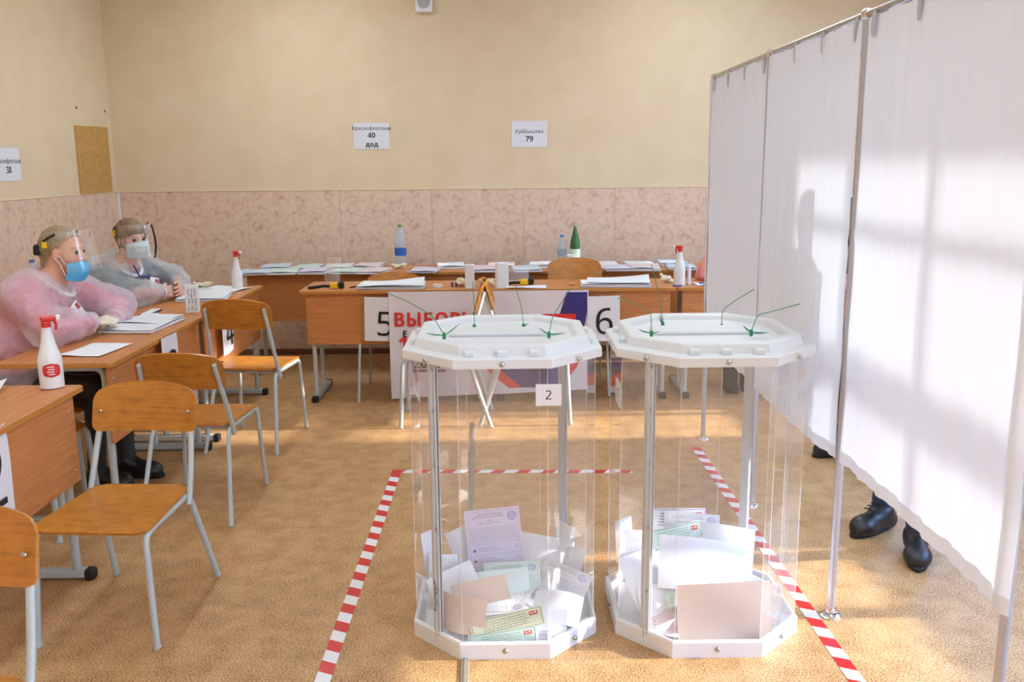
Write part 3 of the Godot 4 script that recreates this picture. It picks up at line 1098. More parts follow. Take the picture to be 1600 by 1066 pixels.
func make_chair(label: String, at: Vector3, turn: float, hs: float, b0: float, b1: float) -> Node3D:
	var c := thing("school_chair", label, "chair", at, turn, "school chairs")
	var tubeo := round_rect(0.026, 0.016, 0.005, 3)
	var st := mb()
	board(st, func(u: float, v: float) -> Vector3:
		var vv := 0.5 - 0.5 * cos(PI * v)
		var z := lerpf(0.265, -0.15, vv)
		var hw := lerpf(0.203, 0.178, vv)
		var r := 0.055
		var dd := minf(vv, 1.0 - vv) * 0.415
		if dd < r: hw -= r - sqrt(maxf(r * r - (r - dd) * (r - dd), 0.0))
		var x := (u - 0.5) * 2.0 * hw
		var y := hs - 0.006 - 0.010 * cos(clampf(x / 0.2, -1, 1) * PI / 2) * sin(PI * vv) - 0.012 * pow(maxf(0.0, 1.0 - vv * 6.0), 2) + 0.006 * vv
		return Vector3(x, y, z), 16, 16, 0.010)
	var seat := part(c, "seat", st.commit(), mats.ply)
	for sx in [-0.13, 0.13]:
		for sz in [0.16, -0.09]:
			var sc := mb()
			lathe(sc, [Vector2(0, 0), Vector2(0.006, 0), Vector2(0.004, 0.002), Vector2(0, 0.003)], 10, Vector3(sx, hs - 0.006, sz))
			part(seat, "rivet", sc.commit(), mats.steel)
	st = mb()
	var lean := 0.05
	board(st, func(u: float, v: float) -> Vector3:
		var uu := 0.5 - 0.5 * cos(PI * u)
		var x := (uu - 0.5) * 2.0 * 0.196
		var ax := absf(x) / 0.196
		var r := 0.03
		var dd := (1.0 - ax) * 0.196
		var cr := r - sqrt(maxf(r * r - (r - minf(dd, r)) * (r - minf(dd, r)), 0.0))
		var lo := b0 + cr
		var hi := b1 - 0.035 * pow(ax, 2.4) - cr * 1.2
		var y := lerpf(lo, hi, v)
		return Vector3(x, y, -0.212 - (y - b0) / (b1 - b0) * lean + 0.03 * ax * ax), 22, 8, 0.010)
	var back := part(c, "backrest", st.commit(), mats.ply)
	for s in [-1.0, 1.0]:
		st = mb()
		sweep(st, rounded([Vector3(s * 0.205, 0.0, 0.277), Vector3(s * 0.186, hs - 0.026, 0.255), Vector3(s * 0.172, hs - 0.026, -0.135), Vector3(s * 0.205, 0.0, -0.277)], 0.045), tubeo, Vector3.RIGHT)
		part(c, "leg_frame", st.commit(), mats.frame)
		st = mb()
		var zt := -0.212 - 0.7 * lean + 0.03 * 0.72 - 0.015
		sweep(st, rounded([Vector3(s * 0.188, hs - 0.055, -0.10), Vector3(s * 0.186, hs + 0.05, -0.145), Vector3(s * 0.166, b0 + (b1 - b0) * 0.68, zt)], 0.05), tubeo, Vector3.RIGHT)
		part(c, "back_post", st.commit(), mats.frame)
		var sc := mb()
		lathe(sc, [Vector2(0, 0), Vector2(0.008, 0), Vector2(0.006, 0.003), Vector2(0, 0.004)], 10)
		part(back, "bolt", sc.commit(), mats.steel, T(Vector3(s * 0.166, b0 + (b1 - b0) * 0.42, zt + 0.028 + 0.3 * lean), Vector3(84, 0, 0)))
	for z in [0.17, -0.09]:
		part(c, "cross_bar", boxm(Vector3(0.345, 0.016, 0.022), 0.004, Vector3(0, hs - 0.026, z)), mats.frame)
	for s in [-1.0, 1.0]:
		for z in [0.277, -0.277]: part(c, "foot_tip", boxm(Vector3(0.018, 0.012, 0.028), 0.003, Vector3(s * 0.205, 0.006, z * 0.998)), mats.frame)
	return c

func make_chairs():
	make_chair("amber plywood school chair in the left foreground, whole seat in view", Vector3(-1.36, 0, -3.108), -0.06, 0.42, 0.615, 0.795)
	make_chair("amber plywood school chair in front of the pink gowned woman's desk", Vector3(-1.43, 0, -4.16), PI - 0.03, 0.435, 0.615, 0.79)
	make_chair("amber plywood school chair in front of the desk with the carton", Vector3(-1.455, 0, -5.19), PI - 0.09, 0.46, 0.70, 0.875)
	make_chair("amber plywood school chair cut off by the bottom left corner", Vector3(-1.285, 0, -1.80), 0.03, 0.42, 0.625, 0.81)
	make_chair("amber plywood school chair half hidden behind the left edge desk", Vector3(-2.20, 0, -3.92), PI / 2, 0.43, 0.62, 0.80)
	make_chair("amber plywood school chair under the woman in the pink gown", Vector3(-2.325, 0, -4.45), PI / 2, 0.44, 0.69, 0.87)
	make_chair("amber plywood school chair under the woman in the grey gown", Vector3(-2.41, 0, -5.62), PI / 2 - 0.1, 0.44, 0.66, 0.84)
	make_chair("amber plywood school chair tucked behind the desk with the standing face shield", Vector3(-0.79, 0, -6.315), 0.0, 0.43, 0.645, 0.825)
	make_chair("amber plywood school chair tucked behind the desk with the ragged papers", Vector3(0.515, 0, -6.42), 0.0, 0.46, 0.725, 0.905)
	make_chair("amber plywood school chair in front of the banner, facing left", Vector3(-0.362, 0, -5.59), -PI / 2, 0.455, 0.715, 0.89)
	make_chair("amber plywood school chair in front of the banner, facing right", Vector3(0.122, 0, -5.63), PI / 2, 0.455, 0.715, 0.89)

# ------------------------------------------------------------------ people
func mid_color(c: Color, d: Color, t: float) -> Color:
	return c.lerp(d, t)

func make_person(label: String, base: Vector3, J: Dictionary) -> Node3D:
	var o := thing("person", label, "person", base)
	var skin: Color = J.skin
	var top: Color = J.top
	var leg: Color = J.leg
	var body := []
	body.append(ell(J.pelvis, Vector3(0.155, 0.13, 0.165) if J.seated else Vector3(0.12, 0.13, 0.165), leg, 0.06))
	body.append(cap(J.pelvis + Vector3(0, 0.06, 0), J.belly, 0.14, 0.145, top, 0.08))
	body.append(cap(J.belly, J.chest, 0.145, 0.135, top, 0.08))
	body.append(cap(J.shN.lerp(J.shF, 0.25), J.shN.lerp(J.shF, 0.75), 0.085, 0.085, top, 0.06))
	body.append(cap(J.chest, J.neck, 0.125, 0.06, top, 0.06))
	var hx: Transform3D = J.head
	body.append(cap(J.neck, hx * Vector3(0, -0.05, -0.02), 0.055, 0.05, skin, 0.03))
	for s in ["N", "F"]:
		body.append(cap(J["sh" + s], J["el" + s], 0.062, 0.048, top, 0.05))
		body.append(cap(J["el" + s], J["wr" + s], 0.046, 0.03, J.forearm, 0.03))
		body.append(cap(J["hip" + s], J["kn" + s], 0.088, 0.062, leg, 0.05))
		body.append(cap(J["kn" + s], J["an" + s], 0.06, 0.042, leg, 0.03))
		body.append(cap(J["an" + s], J["an" + s] + Vector3(0, -0.04, 0), 0.04, 0.038, skin if J.seated else leg, 0.02))
	var out := soft()
	var nk: Vector3 = J.neck
	var nup: Vector3 = (hx.origin - nk).normalized()
	soft_mesh(out, body, 0.010 if J.detail else 0.015, Transform3D.IDENTITY, null, 0.0, null, func(q: Vector3, c: Color) -> Color:
		var d := q - nk
		var t := d.dot(nup)
		var r := (d - nup * t).length()
		if r < 0.13 and t > -0.06: return top.lerp(skin, smoothstep(-0.012, 0.010, t + 0.15 * maxf(0.0, d.dot(J.facing))))
		return c)
	var hp := head_prims(skin)
	hp.append(cap(Vector3(0, -0.03, -0.02), hx.affine_inverse() * J.neck, 0.053, 0.056, skin, 0.03))
	var brow: Color = J.hair.lerp(skin, 0.45)
	soft_mesh(out, hp, 0.005 if J.detail else 0.009, hx, null, 0.0, null, func(p: Vector3, c: Color) -> Color:
		var ax := absf(p.x)
		if p.z > 0.06 and ax > 0.014 and ax < 0.05 and absf(p.y - 0.027 + 2.0 * pow(ax - 0.032, 2)) < 0.0045: return brow
		if p.z > 0.04 and p.y < 0.0 and p.y > -0.05 and ax > 0.02: return c.lerp(lin(214, 130, 112), 0.22)
		return c)
	for s in ["N", "F"]:
		soft_mesh(out, hand_prims(J["wr" + s], J["hd" + s], J["th" + s], J.curl, J.hand), 0.0042)
	part(o, "body", soft_commit(out, base), mats.vertex)
	var hair := soft()
	var hn := FastNoiseLite.new()
	hn.seed = 5
	hn.frequency = 60.0
	var sn := FastNoiseLite.new()
	sn.seed = 9
	sn.frequency = 1.0
	soft_mesh(hair, J.hair_prims, 0.004, hx, hn, 0.005, J.hair_keep, func(q: Vector3, c: Color) -> Color:
		var t := sn.get_noise_3d(q.x * 230.0, atan2(q.y, q.z + 0.02) * 2.0, q.x * 40.0)
		return c * (1.0 + 0.55 * t))
	part(o, "hair", soft_commit(hair, base), mats.vertex)
	for s in ["N", "F"]:
		var f: Vector3 = J["ft" + s]
		var a: Vector3 = J["an" + s]
		var heel := Vector3(a.x, 0.035, a.z) - f * 0.035
		var toe := heel + f * 0.185
		var sh := soft()
		var c: Color = J.shoe
		soft_mesh(sh, [cap(heel + Vector3(0, 0.01, 0), Vector3(a.x, 0.085, a.z), 0.042, 0.046, c, 0.03), cap(heel, toe, 0.036, 0.036, c, 0.03), cap(Vector3(a.x, 0.075, a.z), toe + Vector3(0, 0.008, 0) - f * 0.03, 0.042, 0.034, c, 0.03), ell(toe + Vector3(0, 0.006, 0) - f * 0.03, Vector3(0.05, 0.038, 0.05), c, 0.03)], 0.006, Transform3D.IDENTITY, null, 0.0, func(p: Vector3) -> bool: return p.y > 0.012 and p.y < 0.118)
		var sp := part(o, "shoe", soft_commit(sh, base), mats.shoe)
		var st := mb()
		var side := Vector3(f.z, 0, -f.x)
		var pl := PackedVector2Array()
		for k in 24:
			var t := TAU * k / 24
			var along := cos(t) * 0.135
			var wdt := 0.040 + 0.009 * clampf(cos(t), -0.2, 1.0)
			pl.append(Vector2(along, sin(t) * wdt))
		var B := Basis(f, -side, Vector3.UP)
		if B.determinant() < 0: B = Basis(f, side, Vector3.UP)
		slab(st, pl, 0.0, 0.022, Transform3D(B, Vector3(heel.x, 0.0, heel.z) + f * 0.096 - base), 0.004)
		part(sp, "sole", st.commit(), mats.black)
		if not J.seated:
			var ls := mb()
			for k in 3:
				var m: Vector3 = Vector3(a.x, 0.122 - k * 0.008, a.z) + f * (0.042 + k * 0.022) - base
				tube(ls, [m + side * 0.026, m + Vector3(0, 0.006, 0), m - side * 0.026], 0.003, 6)
			part(sp, "laces", ls.commit(), mats.black)
	return o

func gown(o: Node3D, base: Vector3, J: Dictionary, m: Material, tint: Color):
	var p := []
	p.append(cap(J.pelvis + Vector3(0, -0.02, 0), J.belly, 0.185, 0.18, tint, 0.08))
	p.append(cap(J.belly, J.chest, 0.18, 0.165, tint, 0.08))
	p.append(cap(J.shN.lerp(J.shF, 0.2), J.shN.lerp(J.shF, 0.8), 0.104, 0.104, tint, 0.06))
	p.append(cap(J.chest, J.neck + Vector3(0, 0.015, 0), 0.15, 0.074, tint, 0.06))
	for s in ["N", "F"]:
		p.append(cap(J["sh" + s], J["el" + s], 0.088, 0.078, tint, 0.05))
		var w: Vector3 = J["wr" + s]
		p.append(cap(J["el" + s], J["el" + s].lerp(w, 0.6), 0.076, 0.062, tint, 0.04))
		p.append(cap(J["el" + s].lerp(w, 0.6), J["el" + s].lerp(w, 0.95), 0.060, 0.040, tint, 0.03))
	var n := FastNoiseLite.new()
	n.seed = int(J.seed)
	n.frequency = 5.0
	n.fractal_type = FastNoiseLite.FRACTAL_RIDGED
	n.fractal_octaves = 2
	var nk: Vector3 = J.neck
	var fw: Vector3 = J.facing
	var lowest: float = J.gown_low
	# round neck opening and a V down the chest
	p.append(cut(cap(nk + Vector3(0, 0.16, 0) + fw * 0.05, nk + Vector3(0, 0.055, 0) + fw * 0.02, 0.09, 0.068, tint, 0.02)))
	p.append(cut(cap(nk + fw * 0.075 + Vector3(0, 0.02, 0), J.chest + fw * 0.19 - Vector3(0, 0.0, 0), 0.045, 0.012, tint, 0.015)))
	var out := soft()
	soft_mesh(out, p, 0.011, Transform3D.IDENTITY, n, -0.022, func(q: Vector3) -> bool: return q.y > lowest)
	var g := part(o, "gown", soft_commit(out, base), m)
	var nb := mb()
	var up: Vector3 = (J.head.origin - nk).normalized()
	var bx := up.cross(Vector3.BACK).normalized()
	var bz := bx.cross(up).normalized()
	var loop := []
	for k in 25:
		var t := TAU * k / 24
		var dir := bx * cos(t) + bz * sin(t)
		loop.append(nk + dir * 0.084 + up * 0.018 - Vector3(0, 0.05, 0) * maxf(0.0, dir.dot(fw)) + fw * 0.012 * maxf(0.0, dir.dot(fw)) - base)
	tube(nb, loop, 0.011, 8)
	part(g, "neck_binding", nb.commit(), mats.seam)
	# sewn seam round the armhole nearest the camera, and the tied cuffs
	var st := mb()
	var sh: Vector3 = J.shN
	var ax: Vector3 = (J.elN - J.shN).normalized()
	var e1 := ax.cross(Vector3.UP).normalized()
	var e2 := e1.cross(ax).normalized()
	var ring := []
	var GV: PackedVector3Array = out.v
	for k in 19:
		var t := TAU * k / 18
		var dir := e1 * cos(t) + e2 * sin(t)
		var best := 0.0
		var hit := Vector3.ZERO
		for v in GV:
			var dv := v - base * 0.0 - sh - ax * 0.02
			if absf(dv.dot(ax)) < 0.014 and dv.length() < 0.14:
				var pr := dv - ax * dv.dot(ax)
				if pr.dot(dir) > best and pr.normalized().dot(dir) > 0.96:
					best = pr.dot(dir)
					hit = sh + ax * 0.02 + dir * (best + 0.001)
		if best > 0.06: ring.append(hit - base)
	if ring.size() > 3: tube(st, ring, 0.003, 6)
	part(g, "armhole_seam", st.commit(), mats.seam)
	for s in ["N", "F"]:
		st = mb()
		var w: Vector3 = J["wr" + s]
		var d: Vector3 = (w - J["el" + s]).normalized()
		var a1 := d.cross(Vector3.UP).normalized()
		var a2 := a1.cross(d)
		var rg := []
		for k in 17: rg.append(w - d * 0.012 + (a1 * cos(TAU * k / 16) + a2 * sin(TAU * k / 16)) * 0.037 - base)
		tube(st, rg, 0.006, 6)
		part(g, "cuff", st.commit(), mats.seam)

func head_at(p: Vector3, facing: Vector3, pitch := 0.0, tilt := 0.0) -> Transform3D:
	var z := facing.normalized()
	var x := Vector3.UP.cross(z).normalized()
	var b := Basis(x, z.cross(x), z)
	return Transform3D((b * Basis(Vector3.RIGHT, pitch) * Basis(Vector3.BACK, tilt)).scaled_local(Vector3.ONE * 0.94), p)

func face_gear(o: Node3D, base: Vector3, hx: Transform3D, mask: Material, low: float, lift: float, strap_side: float):
	var x := Transform3D(hx.basis, hx.origin - base)
	var mk := part(o, "face_mask", mask_mesh(low), mask, x)
	for s in [-1.0, 1.0]:
		for y in [-0.012, -0.085]:
			part(mk, "ear_loop", tubem([Vector3(s * 0.077, y * 0.8 - low - 0.012, 0.042), Vector3(s * 0.083, y * 0.5 - 0.01, 0.018), Vector3(s * 0.086, -0.01 + y * 0.12, -0.014)], 0.0018, 6), mats.white_plastic)
	var sx := x * T(Vector3(0, 0, 0), Vector3(lift, 0, 0))
	var sh := part(o, "face_shield", shield_mesh(-0.105, 0.105), mats.film, sx)
	part(sh, "foam_band", sheetm(func(u: float, v: float) -> Vector3:
		var a := (u - 0.5) * 2.0 * 1.3
		return Vector3(0.098 * sin(a), 0.078 + v * 0.022, 0.006 + 0.108 * cos(a)), 16, 1), mats.film)
	var st := mb()
	sheet(st, func(u: float, v: float) -> Vector3:
		var a := PI * 0.5 + u * PI
		return Vector3(0.112 * sin(a), 0.088 - 0.05 * sin(u * PI) + v * 0.014, 0.028 + 0.138 * cos(a)), 16, 1)
	part(sh, "elastic_strap", st.commit(), mats.black)
	st = mb()
	box(st, Vector3(strap_side * 0.088, 0.048, -0.052), Vector3(0.012, 0.034, 0.026), 0.003)
	part(sh, "strap_clip", st.commit(), mats.yellow)

func make_people():
	var m := mat("shoe", S(24, 24, 27), 0.38)
	m.clearcoat_enabled = true
	m.clearcoat = 0.3
	mat("seam", S(236, 232, 236), 0.8)
	var gp := mat("gown_pink", Color8(255, 240, 246, 118), 0.85, 0.0, tex.fleece, 2.0)
	gp.transparency = BaseMaterial3D.TRANSPARENCY_ALPHA
	gp.cull_mode = BaseMaterial3D.CULL_DISABLED
	var gg := mat("gown_grey", Color8(236, 244, 246, 92), 0.85, 0.0, tex.fleece, 2.0)
	for q in [gp, gg]:
		q.backlight_enabled = true
		q.backlight = Color(0.4, 0.4, 0.4)
	gg.transparency = BaseMaterial3D.TRANSPARENCY_ALPHA
	gg.cull_mode = BaseMaterial3D.CULL_DISABLED
	var mb_ := mat("mask_blue", S(84, 176, 228), 0.85)
	mb_.cull_mode = BaseMaterial3D.CULL_DISABLED
	var mp := mat("mask_pale", S(196, 214, 218), 0.85)
	mp.cull_mode = BaseMaterial3D.CULL_DISABLED
	var eye := eye_mesh()
	# woman in the pink gown
	var b1 := Vector3(-2.30, 0, -4.45)
	var h1 := head_at(Vector3(-2.125, 1.185, -4.45), Vector3(1, 0, 0.06), 0.08)
	var blond := lin(158, 138, 106)
	var J := {"seated": true, "detail": true, "seed": 3, "skin": lin(222, 168, 140), "top": lin(226, 84, 112), "forearm": lin(230, 110, 134), "leg": lin(34, 40, 40), "hand": lin(234, 224, 200), "hair": blond, "shoe": lin(20, 20, 22), "curl": 0.22,
		"pelvis": Vector3(-2.39, 0.55, -4.45), "belly": Vector3(-2.375, 0.70, -4.45), "chest": Vector3(-2.29, 0.90, -4.45), "neck": Vector3(-2.205, 1.04, -4.45), "head": h1, "facing": Vector3(1, 0, 0),
		"shN": Vector3(-2.265, 0.998, -4.28), "shF": Vector3(-2.245, 0.998, -4.62), "elN": Vector3(-2.11, 0.855, -4.19), "elF": Vector3(-2.08, 0.86, -4.88), "wrN": Vector3(-2.025, 0.835, -4.455), "wrF": Vector3(-2.03, 0.815, -4.71),
		"hdN": Vector3(0.38, -0.14, -0.95), "hdF": Vector3(-0.05, -0.06, 1.0), "thN": Vector3(-1, 0.1, -0.3), "thF": Vector3(-1, 0.35, 0),
		"hipN": Vector3(-2.34, 0.53, -4.36), "hipF": Vector3(-2.34, 0.53, -4.54), "knN": Vector3(-2.00, 0.53, -4.36), "knF": Vector3(-1.98, 0.53, -4.56), "anN": Vector3(-2.05, 0.12, -4.40), "anF": Vector3(-1.97, 0.12, -4.57), "ftN": Vector3(1, 0, 0.15).normalized(), "ftF": Vector3(1, 0, 0.1).normalized(), "gown_low": 0.47}
	J.hair_prims = [ell(Vector3(0, 0.045, -0.028), Vector3(0.084, 0.088, 0.098), blond, 0.02), cap(Vector3(0, 0.0, -0.09), Vector3(0, -0.075, -0.085), 0.05, 0.032, blond, 0.04), cap(Vector3(0, -0.07, -0.09), Vector3(-0.02, -0.12, -0.075), 0.03, 0.012, blond, 0.02)]
	J.hair_keep = func(p: Vector3) -> bool: return p.z < 0.004 + clampf(p.y, -0.06, 0.14) * 0.62 - 2.0 * p.x * p.x
	var o := make_person("woman in a pink see-through gown, blue mask and white gloves, leaning on desk", b1, J)
	gown(o, b1, J, gp, Color.WHITE)
	for s in [-1.0, 1.0]: part(o, "eye", eye, mats.vertex, Transform3D(h1.basis, h1 * Vector3(s * 0.031, 0.006, 0.0755) - b1))
	face_gear(o, b1, h1, mb_, 0.034, -10.0, -1.0)
	badge(o, Vector3(-2.065, 0.905, -4.40) - b1, Vector3(1, 0.35, 0.25), 0.5)
	# clasp at the back of the head
	part(o, "hair_clasp", boxm(Vector3(0.05, 0.055, 0.03), 0.008), mats.black, Transform3D(h1.basis, h1 * Vector3(-0.045, 0.005, -0.118) - b1))
	# woman in the grey gown
	var b2 := Vector3(-2.42, 0, -5.6)
	var h2 := head_at(Vector3(-2.232, 1.158, -5.53), Vector3(0.80, 0, 0.62), 0.06, 0.06)
	var brown := lin(128, 100, 70)
	J = {"seated": true, "detail": true, "seed": 8, "skin": lin(222, 176, 156), "top": lin(62, 76, 84), "forearm": lin(214, 160, 140), "leg": lin(40, 42, 50), "hand": lin(222, 172, 150), "hair": brown, "shoe": lin(20, 20, 22), "curl": 0.5,
		"pelvis": Vector3(-2.46, 0.55, -5.62), "belly": Vector3(-2.43, 0.70, -5.61), "chest": Vector3(-2.38, 0.88, -5.60), "neck": Vector3(-2.30, 1.005, -5.56), "head": h2, "facing": Vector3(0.9, 0, 0.43).normalized(),
		"shN": Vector3(-2.405, 0.955, -5.42), "shF": Vector3(-2.27, 0.955, -5.765), "elN": Vector3(-2.225, 0.85, -5.345), "elF": Vector3(-2.14, 0.86, -5.92), "wrN": Vector3(-2.095, 0.825, -5.60), "wrF": Vector3(-2.06, 0.825, -5.80),
		"hdN": Vector3(0.25, -0.05, -1.0), "hdF": Vector3(0.35, -0.05, 0.9), "thN": Vector3(-0.3, 0.9, 0), "thF": Vector3(-0.3, 0.9, 0),
		"hipN": Vector3(-2.44, 0.53, -5.53), "hipF": Vector3(-2.44, 0.53, -5.71), "knN": Vector3(-2.06, 0.53, -5.50), "knF": Vector3(-2.04, 0.53, -5.72), "anN": Vector3(-2.10, 0.12, -5.52), "anF": Vector3(-2.06, 0.12, -5.72), "ftN": Vector3(1, 0, 0.1).normalized(), "ftF": Vector3(1, 0, -0.1).normalized(), "gown_low": 0.47}
	J.hair_prims = [ell(Vector3(0, 0.042, -0.022), Vector3(0.088, 0.092, 0.100), brown, 0.02), cap(Vector3(0, 0.02, -0.08), Vector3(0, -0.06, -0.07), 0.055, 0.05, brown, 0.04), cap(Vector3(-0.045, 0.068, 0.055), Vector3(0.045, 0.052, 0.060), 0.026, 0.020, brown, 0.02), cap(Vector3(-0.07, 0.05, 0.03), Vector3(-0.078, -0.03, 0.012), 0.022, 0.014, brown, 0.02), cap(Vector3(0.07, 0.05, 0.03), Vector3(0.078, 0.0, 0.016), 0.02, 0.012, brown, 0.02)]
	J.hair_keep = func(p: Vector3) -> bool: return p.y > 0.030 + 0.25 * maxf(p.x, 0.0) or p.z < 0.03
	o = make_person("woman in a grey see-through gown and pale mask, looking towards the camera", b2, J)
	gown(o, b2, J, gg, Color.WHITE)
	for s in [-1.0, 1.0]: part(o, "eye", eye, mats.vertex, Transform3D(h2.basis, h2 * Vector3(s * 0.031, 0.006, 0.0755) - b2))
	face_gear(o, b2, h2, mp, 0.0, -3.0, -1.0)
	badge(o, Vector3(-2.135, 0.880, -5.575) - b2, Vector3(0.9, 0.3, 0.5), -0.25)
	part(o, "shield_strap_end", sheetm(func(u: float, v: float) -> Vector3:
		return Vector3(0.155 + 0.03 * sin(v * 3.0) + (u - 0.5) * 0.012, -0.09 + v * 0.20, 0.0 + 0.05 * sin(v * 2.6)), 1, 12), mats.black, Transform3D(Basis.IDENTITY, h2.origin + Vector3(-0.02, -0.02, 0.02) - b2))
	part(o, "lanyard", tubem([J.neck + Vector3(0.075, 0.0, 0.06) - b2, J.chest + Vector3(0.19, 0.06, 0.11) - b2, Vector3(-2.165, 0.925, -5.59) - b2], 0.005, 6), mat("lanyard", S(34, 52, 130), 0.7))
	# voters standing behind the booth curtains
	voter("person standing behind the middle curtain, only black lace-up shoes and jeans showing", Vector3(1.70, 0, -3.43), Vector3(1.64, 0, -3.76), Vector3(1.675, 0, -3.50), Vector3(-0.85, 0, 0.52), Vector3(-0.35, 0, 0.94), 1.70, lin(60, 64, 74), lin(46, 62, 92))
	voter("person standing farther inside the booth, one black shoe showing past the box", Vector3(1.93, 0, -4.66), Vector3(1.86, 0, -4.80), Vector3(1.98, 0, -4.52), Vector3(-0.97, 0, 0.25), Vector3(-0.95, 0, 0.3), 1.66, lin(40, 40, 46), lin(32, 34, 40))

func voter(label: String, at: Vector3, a0: Vector3, a1: Vector3, f0: Vector3, f1: Vector3, h: float, top: Color, leg: Color):
	var fw := Vector3(-0.9, 0, 0.4).normalized()
	var sd := Vector3(fw.z, 0, -fw.x)
	var hc := lin(52, 42, 36)
	var k := h / 1.7
	var J := {"seated": false, "detail": false, "seed": 4, "skin": lin(214, 164, 140), "top": top, "forearm": top, "leg": leg, "hand": lin(214, 164, 140), "hair": hc, "shoe": lin(20, 20, 22), "curl": 0.4, "facing": fw,
		"pelvis": at + Vector3(0, 0.93, 0) * k, "belly": at + Vector3(0, 1.08, 0) * k, "chest": at + Vector3(0, 1.27, 0) * k, "neck": at + Vector3(0, 1.43, 0) * k, "head": head_at(at + Vector3(0, 1.575, 0) * k + fw * 0.02, fw, 0.1),
		"shN": at + Vector3(0, 1.38, 0) * k - sd * 0.17, "shF": at + Vector3(0, 1.38, 0) * k + sd * 0.17, "elN": at + Vector3(0, 1.09, 0) * k - sd * 0.22, "elF": at + Vector3(0, 1.09, 0) * k + sd * 0.22,
		"wrN": at + Vector3(0, 1.02, 0) * k - sd * 0.12 + fw * 0.2, "wrF": at + Vector3(0, 1.02, 0) * k + sd * 0.12 + fw * 0.2, "hdN": fw + sd * 0.3, "hdF": fw - sd * 0.3, "thN": Vector3(0, 1, 0), "thF": Vector3(0, 1, 0),
		"hipN": at + Vector3(0, 0.90, 0) * k - sd * 0.085, "hipF": at + Vector3(0, 0.90, 0) * k + sd * 0.085}
	var n_first := (a0 - at).dot(sd) < (a1 - at).dot(sd)
	var an := a0 if n_first else a1
	var af := a1 if n_first else a0
	J.anN = an + Vector3(0, 0.14, 0)
	J.anF = af + Vector3(0, 0.14, 0)
	J.ftN = (f0 if n_first else f1).normalized()
	J.ftF = (f1 if n_first else f0).normalized()
	J.knN = (J.hipN + J.anN) * 0.5 + fw * 0.03
	J.knF = (J.hipF + J.anF) * 0.5 + fw * 0.03
	J.hair_prims = [ell(Vector3(0, 0.045, -0.025), Vector3(0.086, 0.09, 0.1), hc, 0.02), cap(Vector3(0, 0.0, -0.07), Vector3(0, -0.05, -0.06), 0.055, 0.045, hc, 0.04)]
	J.hair_keep = func(p: Vector3) -> bool: return p.y > 0.05 or p.z < 0.0
	var o := make_person(label, at, J)
	var e := eye_mesh()
	for s in [-1.0, 1.0]: part(o, "eye", e, mats.vertex, Transform3D(J.head.basis, J.head * Vector3(s * 0.031, 0.006, 0.0755) - at))

func badge(o: Node3D, p: Vector3, n: Vector3, roll: float):
	var z := n.normalized()
	var x := Vector3.UP.cross(z).normalized()
	var b := Basis(x, z.cross(x), z) * Basis(Vector3.BACK, roll)
	var bd := part(o, "name_badge", boxm(Vector3(0.062, 0.085, 0.002), 0.0006), mats.paper, Transform3D(b, p))
	part(bd, "badge_photo", boxm(Vector3(0.024, 0.03, 0.0008), 0.0, Vector3(0.014, 0.018, 0.0014)), mat("badge_red", S(170, 70, 66), 0.6))
	var st := mb()
	for k in 3: box(st, Vector3(-0.004, -0.012 - k * 0.012, 0.0013), Vector3(0.04 - k * 0.006, 0.004, 0.0006))
	part(bd, "badge_text", st.commit(), mats.ink)

# ------------------------------------------------------------------ ballot boxes
func octa(hx: float, hz: float, ch: float) -> Array:
	return [Vector2(hx - ch, hz), Vector2(hx, hz - ch), Vector2(hx, -hz + ch), Vector2(hx - ch, -hz), Vector2(-hx + ch, -hz), Vector2(-hx, -hz + ch), Vector2(-hx, hz - ch), Vector2(-hx + ch, hz)]

func rings_mesh(rings: Array, close := true) -> ArrayMesh:
	var st := mb()
	var rr := []
	for r in rings:
		var o := []
		for p in octa(0.312 - r[0], 0.326 - r[0], 0.165 - r[0] * 0.586): o.append(Vector3(p.x, r[1], p.y))
		rr.append(o)
	for i in rr.size() - 1:
		for j in 8:
			var k := (j + 1) % 8
			quad(st, rr[i][j], rr[i][k], rr[i + 1][k], rr[i + 1][j])
	if close:
		for e in [0, rr.size() - 1]:
			var c := Vector3(0, rings[e][1], 0)
			for j in 8:
				if e == 0: tri(st, c, rr[e][(j + 1) % 8], rr[e][j])
				else: tri(st, c, rr[e][j], rr[e][(j + 1) % 8])
	return st.commit()

func bolt_mesh() -> ArrayMesh:
	return lathem([Vector2(0, 0), Vector2(0.009, 0), Vector2(0.009, 0.003), Vector2(0.006, 0.007), Vector2(0, 0.008)], 12)

